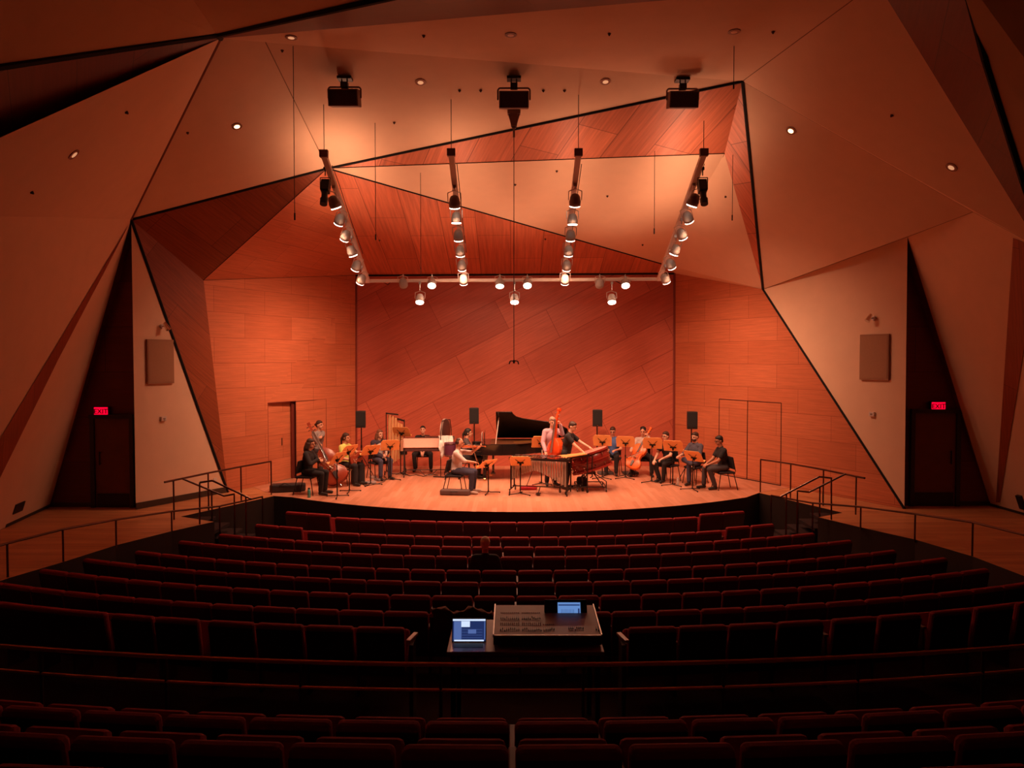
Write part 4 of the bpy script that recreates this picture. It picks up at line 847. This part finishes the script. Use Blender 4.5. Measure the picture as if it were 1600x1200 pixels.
p14 = person('person in a black t-shirt at the right end, seated in profile looking down', pos, R(-82), lean=.13, head=(0,.32), hands=dict(L=(.05,-.40,.64),R=(-.06,-.42,.65)), shirt='black', sleeve=1, trousers='dgrey', hair='short', hairm=HAIR_B, glasses=True, skin=1,
   legs=dict(L=((.13,-.42,.52),(.12,-.26,.09),(.13,-.42,.04)), R=((-.14,-.44,.52),(-.14,-.46,.09),(-.15,-.62,.04))))
# the one listener in the hall
a_ = math.asin(((757-800)/1200*12.35)/(YC-12.35)); r_ = YC-12.2-.30
pos = V((r_*math.sin(a_), YC-r_*math.cos(a_), FZ[4]))
p15 = person('person with short grey hair listening from the middle of the fifth row, seen from behind', pos, math.pi+a_, sit=.42, lean=-.05, head=(0,.1), shirt='black', sleeve=2, trousers='black', hair='short', hairm=mat('pale grey hair',(.75,.5,.35),.8), skin=1, scale=.97)

# ------------------------------------------------------------ music stands (lit orange desks)
SD = [('music stand in front of the trumpet player at the left edge',527,777,R(68),.92,35,.05),('music stand in front of the player in lime',546,769,R(62),1.02,38,.0),('music stand low beside the floor pedals, left of the curly haired player\'s knees',579,758,R(42),.90,38,.02),
 ('music stand directly in front of the curly haired player',610,750,R(18),.93,28,.0),('tall music stand in front of the tubular bells',626,741,R(-14),1.20,35,.03),('music stand of the violinist with a steeply tilted desk',763,771,R(48),.72,50,-.03),
 ('low music stand in front of the vibraphone',813,773,R(-8),.80,42,.0),('music stand in front of the orange double bass',846,757,R(6),1.10,24,.0),('music stand behind the bass drum by the player in blue',941,748,R(-12),1.03,24,.0),
 ('music stand in front of the cellist\'s bow arm',977,748,R(-14),1.0,26,.0),('music stand in front of the orange cello\'s right side',1018,754,R(-12),1.03,26,.02),('music stand in front of the black-shirted player left of the bearded one',1051,759,R(-24),1.02,32,.0),('music stand with a steep desk in front of the bearded player',1082,766,R(-48),.84,36,.02)]
for lab, x, y, rz, h, ti, sh_ in SD: stand(lab, G(x,y), rz+math.pi*0, h, ti, shift=sh_)

# ------------------------------------------------------------ loudspeakers on poles
for (x, y0, y1, d, lab) in [(564.5,642,668,21.9,'black loudspeaker on a pole at the left of the back wall'),(741,637,662,22.6,'black loudspeaker on a pole behind the pianist'),(933,640,666,22.6,'black loudspeaker on a pole behind the player in blue'),(1080.5,643,670,21.3,'black loudspeaker on a pole behind the bearded player')]:
    c = P(x,(y0+y1)/2,d); h = P(x,y0,d).z-P(x,y1,d).z
    t = thing('pole_speaker', lab, 'loudspeaker', (c.x,c.y,0), 0, 'loudspeakers on poles'); w_ = h*.60
    MB().prism([(-w_/2,-.12),(w_/2,-.12),(w_*.36,.14),(-w_*.36,.14)],h,MX.Translation((0,0,c.z-h/2))).build('cabinet', BLKPL, t, bevel=.012)
    MB().box((0,-.125,c.z+.01),(w_*.86,.012,h*.82)).build('grille', mat('black steel grille',(.012,.009,.009),.7,noise=.3,nscale=200), t); MB().box((0,-.128,c.z-h/2+.035),(.03,.01,.02)).build('badge', SILVER, t)
    MB().rod((0,0,.12),(0,0,c.z-h/2),.018).rod((0,0,.75),(0,0,.83),.026).build('pole', BLKMET, t)
    for a in (90,210,330): MB().rod((0,0,.55),(.42*math.cos(R(a)),.42*math.sin(R(a)),.012),.011).rod((0,0,.15),(.22*math.cos(R(a)),.22*math.sin(R(a)),.28),.007).build('leg', BLKMET, t)

# ------------------------------------------------------------ percussion
fr = mat('black percussion frame', (.04,.028,.026), .4, .5)
def wheel(b, x, y): b.rod((x-.012,y,.045),(x+.012,y,.045),.045,n=14).rod((x,y,.05),(x,y,.12),.012)
# vibraphone
vo = V((.70,18.75,0)); t = thing('vibraphone','vibraphone with long metal resonator tubes and silver bars at centre stage','vibraphone',vo,R(-12))
for s, k in ((-1,0),(1,1)):
    x = s*.70; b = MB().rod((x,-.33 if k else -.2,.12),(x,-.33 if k else -.2,.84),.02).rod((x,.33 if k else .2,.12),(x,.33 if k else .2,.84),.02).rod((x,-.36,.12),(x,.36,.12),.018)
    wheel(b,x,-.34); wheel(b,x,.34); b.build('end_frame', fr, t)
MB().rod((-.70,0,.16),(.70,0,.16),.014).rod((-.35,0,.16),(-.1,0,.80),.009).rod((.35,0,.16),(.1,0,.80),.009).rod((0,-.05,.16),(0,-.30,.06),.012).box((0,-.32,.04),(.10,.20,.02)).build('pedal_brace', fr, t)
MB().bar((-.74,-.20,.86),(.74,-.36,.86),.03,.06).bar((-.74,.20,.86),(.74,.36,.86),.03,.06).bar((-.72,-.22,.86),(-.72,.22,.86),.05,.06,up=(0,0,1)).bar((.72,-.38,.86),(.72,.38,.86),.05,.07).build('bar_rail', fr, t)
for i in range(22):
    x = -.66+i*.0625; w2 = .12+.09*(i/21); MB().rod((x,-w2-.05,.82),(x,-w2-.05,.82-(.24+.24*(1-i/9)**1.4 if i < 9 else .24+.36*((i-9)/12)**1.3)),.0265,n=10).build('resonator', mat('bronze resonator',(.50,.40,.33),.45,.3), t)
    MB().box((x,-w2*.55,.90),(.052,w2*1.15,.013)).build('tone_bar', SILVER, t)
for i in range(21):
    if i % 7 in (2,6): continue
    x = -.63+i*.0625; w2 = .12+.09*(i/21); MB().box((x,w2*.75,.912),(.05,w2*1.05,.013)).build('upper_bar', mat('dark bars',(.25,.2,.2),.3,.8), t)
# xylophone joining towards the drum
xo = G(893,768); t = thing('xylophone','narrow xylophone with orange wooden bars between vibraphone and bass drum','xylophone',V((1.50,18.75,0)),R(24))
for i in range(14):
    x = -.28+i*.045; w2 = .20-.006*i; MB().box((x,0,.915+.003*i),(.038,w2*2,.02)).build('wooden_bar', COPPER, t)
MB().bar((-.32,-.14,.885),(.40,-.10,.93),.03,.05).bar((-.32,.14,.885),(.40,.10,.93),.03,.05).build('bar_rail', fr, t)
for x, y in ((-.28,-.16),(-.28,.16),(.33,-.12),(.33,.12)): b = MB().rod((x,y,.10),(x,y,.88),.015); wheel(b,x,y); b.build('leg', fr, t)
MB().rod((-.28,-.16,.16),(.33,-.12,.16),.012).rod((-.28,.16,.16),(.33,.12,.16),.012).build('brace', fr, t)
# bass drum
dr = mat('dark red drum shell', (.20,.016,.012), .25, noise=.25, nscale=5); hoop = mat('drum hoop', (.30,.03,.02), .3); c = P(922,719,19.35)
t = thing('bass_drum','large dark red concert bass drum tilted on a wheeled stand','drum',(c.x,c.y,0),0)
T = MX.Translation((0,0,c.z)) @ MX.Rotation(R(-17),4,'Y') @ MX.Rotation(R(-4),4,'X')
MB().lathe([(.50,-.21),(.505,0),(.50,.21)],48,T).build('shell', dr, t, True)
MB().lathe([(.492,.213),(.49,.222)],48,T).build('drum_head', mat('drum skin',(.45,.2,.16),.6), t); 
for z in (-.215,.195): MB().lathe([(.512,z-.022),(.528,z-.022),(.528,z+.025),(.512,z+.025)],48,T).build('hoop', hoop, t)
MB().lathe([(.505,-.012),(.515,-.012),(.515,.012),(.505,.012)],48,T).build('mid_band', hoop, t)
for i in range(12):
    a = i*math.pi/6+.1
    for z in (-.11,.11): MB().rod((.505*math.cos(a),.505*math.sin(a),z),(.54*math.cos(a),.54*math.sin(a),z),.02,.016,10,T).rod((.535*math.cos(a),.535*math.sin(a),z-.03),(.535*math.cos(a),.535*math.sin(a),.20 if z > 0 else -.20),.005,None,6,T).build('tension_lug', SILVER, t)
b = MB()
for sx in (1,-1):
    b.rod((sx*.30,-.42,.10),(sx*.05,-.10,.46),.014).rod((sx*.30,.35,.10),(sx*.05,.10,.46),.014); wheel(b,sx*.36,-.44); wheel(b,sx*.36,.38)
    b.rod((sx*.36,-.44,.12),(sx*.36,.38,.12),.013).rod((sx*.36,-.44,.12),(sx*.36,-.44,.26),.013)
b.rod((-.36,-.44,.12),(.36,-.44,.12),.013).rod((-.36,.38,.12),(.36,.38,.12),.013).rod((0,-.53,.40),(0,-.53,.92),.014).rod((.05,-.10,.44),(.36,-.44,.26),.011).rod((0,-.53,.4),(0,-.1,.3),.014).box((0,0,.42),(.26,.30,.05)).build('wheeled_stand', fr, t)
# tubular bells
BRASS2 = mat('pale gold tube', (.95,.62,.30), .3, .3)
t = thing('tubular_bells','set of tall brass tubular bells in a dark frame','tubular bells',(-3.36,21.9,0),R(0))
for i in range(10):
    x = -.17+i*.043; z1 = 1.72-.022*i-(.10 if i > 6 else 0); y = .0 if i % 2 else .06; MB().rod((x,y,.22+.05*i*.6),(x,y,z1),.017,n=10).build('bell_tube', BRASS2, t)
MB().bar((-.24,-.03,1.74),(.12,-.03,1.70),.03,.04).bar((.08,0,1.58),(.28,0,1.52),.03,.05).build('top_rail', fr, t)
MB().rod((-.24,.03,.05),(-.24,.03,1.76),.014).rod((.28,.03,.05),(.28,.03,1.56),.014).box((0,.0,.86),(.54,.12,.16)).build('frame', fr, t)
for s in (-.24,.28):
    b = MB().rod((s,-.26,.06),(s,.30,.06),.015); wheel(b,s,-.26); wheel(b,s,.30); b.build('foot', fr, t)
MB().box((.28,-.04,.78),(.16,.14,.44)).build('damper_box', BLKPL, t, bevel=.01)
# marimba at the back
mo = V((-2.35,21.45,0)); t = thing('marimba','marimba with a pale pink wooden cover in front of the man with clasped hands','marimba',mo,R(4))
T = MX.Translation((-.07,0,.93)) @ MX.Rotation(R(52),4,'X')
MB().box((0,0,0),(1.25,.30,.03),T).build('cover', mat('pale pink board',(.66,.36,.27),.5,noise=.08), t, bevel=.004)
MB().box((0,-.02,.78),(1.30,.10,.15)).build('front_drape', mat('dark brown drape',(.10,.04,.04),.9,noise=.3), t, bevel=.03); MB().box((-.72,0,.88),(.07,.36,.30)).build('end_block', mat('end block tan',(.42,.2,.12),.5), t, bevel=.008)
MB().bar((-.70,.16,1.05),(.74,.16,1.05),.02,.05).bar((-.1,.2,1.08),(.74,.2,1.08),.015,.06).build('bar_rail', SILVER, t)
for s in (-.66,.66):
    b = MB().rod((s,-.05,.78),(s,-.24,.12),.016).rod((s,.05,.78),(s,.24,.12),.016).rod((s,-.26,.12),(s,.26,.12),.014); wheel(b,s,-.24); wheel(b,s,.24); b.build('leg', fr, t)
MB().rod((-.66,0,.18),(.66,0,.18),.012).path([(-.25,0,.18),(-.1,-.1,.05),(.1,-.1,.05),(.25,0,.18)],.010).build('brace', fr, t)
# white cloth with dark shapes over the marimba's right end
b = MB(); cp = []
for i in range(15):
    for j in range(13):
        x = -.16+i*.028; y = -.02-.05*math.sin(i*1.3)*(.3+j/12)+.02*math.sin(j*1.7); z = 1.10-j*.035*(1+.25*math.sin(i*.9)); y -= min(j,4)*.045; cp.append((x+.02*math.sin(j*.8)+.02*j*.3,y,z+(0.10-j*.02 if j < 5 else 0)))
fs = [(i*13+j,i*13+j+1,(i+1)*13+j+1,(i+1)*13+j) for i in range(14) for j in range(12)]
cl_ = MB().add(cp, fs).build('draped_towel', mat('white towel with dark blotches',(.78,.66,.62),.9,noise=.5,nscale=9), None, True); cl_.location = mo+V((.46,-.14,-.04)); m_ = cl_.modifiers.new('s','SOLIDIFY'); m_.thickness = .012
tag(cl_, 'white crumpled towel draped over the right end of the marimba', 'towel')
# gong nearly edge on
gp = P(697,673,21.6); t = thing('gong','dark gong seen nearly edge-on on a stand between marimba and pianist','gong',(gp.x,gp.y,0),R(74))
Tg = MX.Translation((0,0,gp.z)) @ MX.Rotation(R(90),4,'X'); MB().lathe([(.30,-.045),(.33,-.05),(.335,0),(.30,.02),(.12,.03),(.02,.035)],36,Tg).build('disc', mat('dark bronze',(.12,.07,.06),.4,.6), t, True)
MB().lathe([(.33,-.055),(.345,-.055),(.345,.0),(.33,.0)],36,Tg).build('rim', mat('pale rim',(.6,.5,.45),.5,.5), t)
MB().path([(-.42,0,.03),(-.42,0,gp.z),(-.30,0,gp.z+.30),(.30,0,gp.z+.30),(.42,0,gp.z),(.42,0,.03)],.012).rod((-.42,-.22,.02),(-.42,.22,.02),.016).rod((.42,-.22,.02),(.42,.22,.02),.016).build('stand', fr, t)
q = P(703,705,21.0); t = thing('tom_drum','dark purple drum on a stand left of the pianist','drum',(q.x,q.y,0)); MB().lathe([(.15,.62),(.16,.65),(.16,.98),(.15,1.0)],24).build('shell', mat('dark purple shell',(.09,.02,.05),.4), t, True)
for z in (.65,.97): MB().lathe([(.16,z-.012),(.17,z-.012),(.17,z+.012),(.16,z+.012)],24).build('hoop', SILVER, t)
MB().rod((0,0,.62),(0,0,.3),.014).rod((0,0,.35),(.25,0,.01),.011).rod((0,0,.35),(-.13,.22,.01),.011).rod((0,0,.35),(-.13,-.22,.01),.011).build('tripod', fr, t)

# ------------------------------------------------------------ small things on the stage floor
o = MB().prism([(-.36,-.10),(-.30,-.13),(.36,-.12),(.38,0),(.36,.12),(-.30,.13),(-.36,.1)],.13).build('violin_case', mat('grey brown case cloth',(.13,.08,.075),.8,noise=.2), None, bevel=.03); o.location = G(711,773); o.rotation_euler = (0,0,R(-8)); tag(o,'long dark grey violin case lying under the violinist\'s chair','instrument case')
h_ = MB().path([(-.08,-.13,.09),(-.05,-.165,.10),(.05,-.165,.10),(.08,-.13,.09)],.01).build('handle', BLKPL, o)
o = MB().prism([(-.42,-.12),(-.36,-.16),(.30,-.15),(.44,-.05),(.44,.1),(.3,.16),(-.38,.14)],.20).build('instrument_bag', mat('black bag nylon',(.03,.022,.024),.6,noise=.3), None, bevel=.06); o.location = G(449,768); o.rotation_euler = (0,0,R(12)); tag(o,'black soft instrument bag on the floor at the far left of the stage','bag')
MB().path([(-.2,-.16,.16),(-.05,-.19,.24),(.12,-.18,.17)],.012).build('strap', BLKPL, o)
q = G(483,777.5); t = thing('water_bottle','teal water bottle on the floor by the left chair','bottle',q); MB().lathe([(.035,0),(.038,.01),(.038,.17),(.028,.20)],16).build('bottle_body', mat('teal bottle',(.10,.36,.30),.4), t, True); MB().lathe([(.029,.20),(.029,.235)],14).build('cap', mat('dark cap',(.05,.05,.05)), t)
q = G(1059,759); t = thing('water_bottle','clear water bottle on the floor by the bearded player\'s music stand','bottle',q); MB().lathe([(.032,0),(.036,.01),(.036,.16),(.014,.20)],16).build('bottle_body', mat('clear bottle',(.8,.75,.7),.15,alpha=1,trans=.7), t, True); MB().lathe([(.015,.20),(.015,.225)],12).build('cap', WHITEMET, t)
q = G(560,757); t = thing('guitar_amplifier','black upright amplifier box on the floor by the player in lime','amplifier',q,R(20)); MB().box((0,.1,.27),(.34,.24,.52)).build('cabinet', BLKPL, t, bevel=.015); MB().box((0,-.024,.22),(.29,.01,.36)).build('grille', mat('black amp cloth',(.035,.025,.025),.9), t); MB().box((0,-.024,.48),(.30,.012,.06)).build('control_panel', mat('grey panel',(.12,.1,.1),.4), t); MB().path([(-.08,.1,.53),(-.07,.1,.56),(.07,.1,.56),(.08,.1,.53)],.01).build('handle', BLKPL, t)
for k, (x, y, col, lab) in enumerate([(578,755,(.45,.38,.38),'pale grey effect pedal on the floor, nearest the stage edge'),(583,747,(.55,.45,.42),'pale effect pedal behind the nearest one'),(592,751,(.25,.22,.24),'dark effect pedal nearest the curly player\'s shoes')]):
    q = G(x,y); t = thing('effect_pedal',lab,'effect pedal',q,R(20+k*15)); MB().box((0,0,.03),(.30 if k == 0 else .18,.20,.05)).build('pedal_body', mat('pedal paint %d' % k,col,.4), t, bevel=.008); MB().rod((0,-.04,.05),(0,-.04,.075),.012).build('switch', SILVER, t); MB().rod((.04,.05,.05),(.04,.05,.07),.009).rod((-.04,.05,.05),(-.04,.05,.07),.009).build('knobs', BLKPL, t)
def cable(lab, pts, r=.009): 
    o0 = G(*pts[0]); o = MB().path([G(*p)-o0+V((0,0,r)) for p in pts], r).build('floor_cable', BLKPL); o.location = o0; tag(o, lab, 'cable')
cable('black cable on the floor between the pedals and the curly haired player',[(566,757),(572,760),(585,757),(592,756),(600,753),(604,748),(600,744)])
cable('black cables on the floor under the tubular bells',[(618,742),(632,740),(640,744),(650,742),(662,745),(672,741),(684,743)])
cable('black cable on the floor right of the bass drum',[(958,742),(966,745),(978,742),(984,746),(996,744)])
o = MB().prism([(-.22,-.10),(.2,-.13),(.24,.02),(.18,.14),(-.2,.12)],.09).build('red_cloth_bag', mat('red cloth',(.45,.02,.03),.9,noise=.3), None, bevel=.03); o.location = G(825,765); o.rotation_euler = (0,0,R(6)); tag(o,'red cloth bundle on the floor under the vibraphone','cloth')
o = MB().prism([(-.12,-.14),(.14,-.12),(.16,.10),(-.10,.14)],.24).build('dark_backpack', mat('dark grey nylon',(.05,.05,.055),.8,noise=.3), None, bevel=.06); o.location = G(910,763)+V((0,.35,0)); o.rotation_euler = (R(8),0,R(20)); tag(o,'dark grey bag on the floor under the bass drum','bag'); MB().path([(-.05,-.05,.23),(-.03,-.06,.30),(.05,-.05,.30),(.07,-.03,.23)],.012).build('handle', BLKPL, o)
for x, y, lab in [(946,741,'flat grey case on the floor behind the bass drum'),(985,741,'flat dark case on the floor left of the cellist')]:
    t = thing('flat_case',lab,'case',G(x,y),R(8)); MB().box((0,0,.04),(.42,.28,.08)).build('case_body', mat('flat case grey',(.10,.08,.08),.7), t, bevel=.02); MB().box((0,-.15,.045),(.12,.02,.02)).build('handle', BLKPL, t)

# ------------------------------------------------------------ mixing position in the seating
FD = P(820,1018,7.3).z; fz = FZ[8]
t = thing('mixing_table','brown table carrying the mixing desk in the middle of the seating','table',(.13,7.75,fz))
MB().box((0,0,FD-fz-.02),(1.52,.92,.04)).build('tabletop', mat('brown tabletop',(.22,.075,.045),.45,noise=.1), t, bevel=.006)
for sx in (1,-1):
    for sy in (1,-1): MB().bar((sx*.70,sy*.40,FD-fz-.04),(sx*.70,sy*.40,0),.045,.045,up=(0,1,0)).build('leg', BLKMET, t)
mx0, mx1 = P(771,994,7.42), P(940,992,7.42); wv = mx1.x-mx0.x; cx_ = (mx0.x+mx1.x)/2
t = thing('mixing_desk','wide brown-grey sound mixing desk on the table','mixing desk',(cx_,7.8,FD))
zf, zb_ = mx0.z-FD, P(771,946,8.2).z-FD; y0_, y1_ = -.38, .40
MB().add([(-wv/2,y0_,.02),(wv/2,y0_,.02),(wv/2,y1_,.02),(-wv/2,y1_,.02),(-wv/2,y0_,zf),(wv/2,y0_,zf),(wv/2,y1_,zb_),(-wv/2,y1_,zb_)],[(3,2,1,0),(4,5,6,7),(0,1,5,4),(1,2,6,5),(2,3,7,6),(3,0,4,7)]).build('console_body', BLKPL, t)
sl = (zb_-zf)/(y1_-y0_); Tm = MX.Translation((0,y0_,zf)) @ MX.Rotation(math.atan(sl),4,'X')
MB().box((0,.39,.004),(wv-.02,.76,.008),Tm).build('control_surface', mat('brown grey console face',(.26,.13,.085),.5), t)
MB().box((-wv/2,.39,.004),(.012,.78,.03),Tm).box((wv/2,.39,.004),(.012,.78,.03),Tm).box((0,0,.002),(wv,.012,.02),Tm).build('edge_trim', ALU, t)
for bx, n_, yy in ((-.46,10,.13),(-.24,10,.13),(-.03,6,.13),(.22,8,.15),(-.46,10,.42),(-.24,10,.42),(.49,2,.14)):
    b = MB()
    for i in range(n_): b.box((bx+i*.02,yy,.012),(.004,.10,.003),Tm).box((bx+i*.02,yy+random.uniform(-.04,.02),.018),(.010,.022,.014),Tm)
    b.build('fader_bank', BLKPL, t)
for bx, n_, yy in ((-.46,10,.24),(-.24,10,.24),(-.46,10,.28),(-.24,10,.28),(-.03,6,.25),(-.46,10,.55),(-.24,10,.55)):
    b = MB()
    for i in range(n_): b.rod(Tm @ V((bx+i*.02,yy,.008)),Tm @ V((bx+i*.02,yy,.018)),.005,n=6)
    b.build('knob_row', mat('dim red knobs',(.22,.06,.04),.5), t)
SCR = mat('lit blue screen', (.02,.03,.05), .3, emit=(.20,.42,.95), es=.6); SCD = mat('screen dark area', (.02,.03,.06), .3, emit=(.02,.04,.16), es=.7); SCW = mat('screen white area', (.1,.1,.1), .3, emit=(.65,.78,1), es=1.0)
s0_ = P(853,972,7.85); s1_ = P(915,945,8.05); t = thing('desk_monitor','black monitor hood with a small blue-lit screen on the mixing desk','monitor',((s0_.x+s1_.x)/2,7.95,s0_.z-.02),0)
hh = .215; ww = s1_.x-s0_.x+.02; Ts = MX.Rotation(R(-22),4,'X')
MB().box((0,.02,hh/2),(ww,.04,hh),Ts).build('monitor_case', BLKPL, t, bevel=.006)
MB().box((.035,-.004,hh/2+.01),(ww*.53,.006,hh*.62),Ts).build('screen', SCR, t)
b = MB(); b.box((.035,-.008,hh/2+.05),(ww*.50,.002,.012),Ts); b.box((.035+ww*.225,-.008,hh/2-.01),(.016,.002,.05),Ts)
for i in range(9): b.box((-.045+i*.016,-.008,hh/2-.018),(.003,.002,.05),Ts)
b.build('screen_columns', SCD, t)
l0, l1 = P(706,999,7.35), P(758,962,7.5); t = thing('laptop','open laptop with a lit blue audio editing screen on the mixing table','laptop',((l0.x+l1.x)/2,7.42,FD))
lw_ = .34; MB().box((0,-.06,.011),(lw_,.24,.018)).build('keyboard_base', mat('brushed laptop metal',(.32,.22,.19),.35,.6), t, bevel=.004); MB().box((0,-.02,.021),(lw_*.84,.11,.003)).build('keys', BLKPL, t); MB().box((0,-.125,.021),(.10,.06,.002)).build('trackpad', mat('trackpad',(.25,.18,.16),.3,.5), t)
Tl = MX.Translation((0,.06,.02)) @ MX.Rotation(R(-14),4,'X'); MB().box((0,.004,.115),(lw_,.010,.23),Tl).build('screen_lid', BLKPL, t, bevel=.003)
MB().box((0,-.003,.118),(lw_*.95,.003,.208),Tl).build('screen', SCD, t)
b = MB().box((0,-.006,.214),(lw_*.95,.002,.018),Tl).box((0,-.006,.020),(lw_*.86,.002,.014),Tl).box((-.035,-.0065,.175),(.085,.002,.055),Tl); b.build('bright_windows', SCW, t)
b = MB().box((-.112,-.006,.115),(.075,.002,.17),Tl).box((.155,-.006,.115),(.010,.002,.17),Tl).box((.03,-.0055,.105),(.08,.002,.04),Tl)
for i in range(4): b.box((.03,-.006,.045+i*.026),(.20,.002,.002),Tl)
b.build('track_panel', mat('screen mid blue', (.03,.05,.1), .3, emit=(.10,.17,.45), es=.8), t)
for i in range(4): pass
# jacket over the seat back behind the laptop
jb = MB(); vs = []; 
for i in range(16):
    for j in range(8): vs.append((-.33+i*.044, .06+.045*j if j < 3 else .15, .03*math.sin(i*.8)+(.0 if j < 3 else -.05*(j-2))+.015*math.sin(i*2+j)))
fs = [(i*8+j,i*8+j+1,(i+1)*8+j+1,(i+1)*8+j) for i in range(15) for j in range(7)]
o = jb.add(vs, fs).build('draped_jacket', mat('brown jacket cloth',(.16,.07,.05),.95,noise=.3), None, True); o.location = P(723,958,8.35)-V((0,.1,0)); s__ = o.modifiers.new('s','SOLIDIFY'); s__.thickness = .03; tag(o,'brown jacket draped over seats behind the laptop','jacket')
for px, sg, nm in ((645,1,'left'),(972,-1,'right')):
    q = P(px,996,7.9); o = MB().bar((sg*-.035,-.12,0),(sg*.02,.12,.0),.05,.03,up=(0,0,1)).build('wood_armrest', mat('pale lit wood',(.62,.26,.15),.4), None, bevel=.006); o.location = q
    tag(o,'pale wooden armrest end at the aisle %s of the mixing table' % nm,'armrest'); MB().box((0,-.02,-(q.z-fz)/2-.015),(.04,.24,q.z-fz-.03)).build('support_panel', SEATWOOD, o)
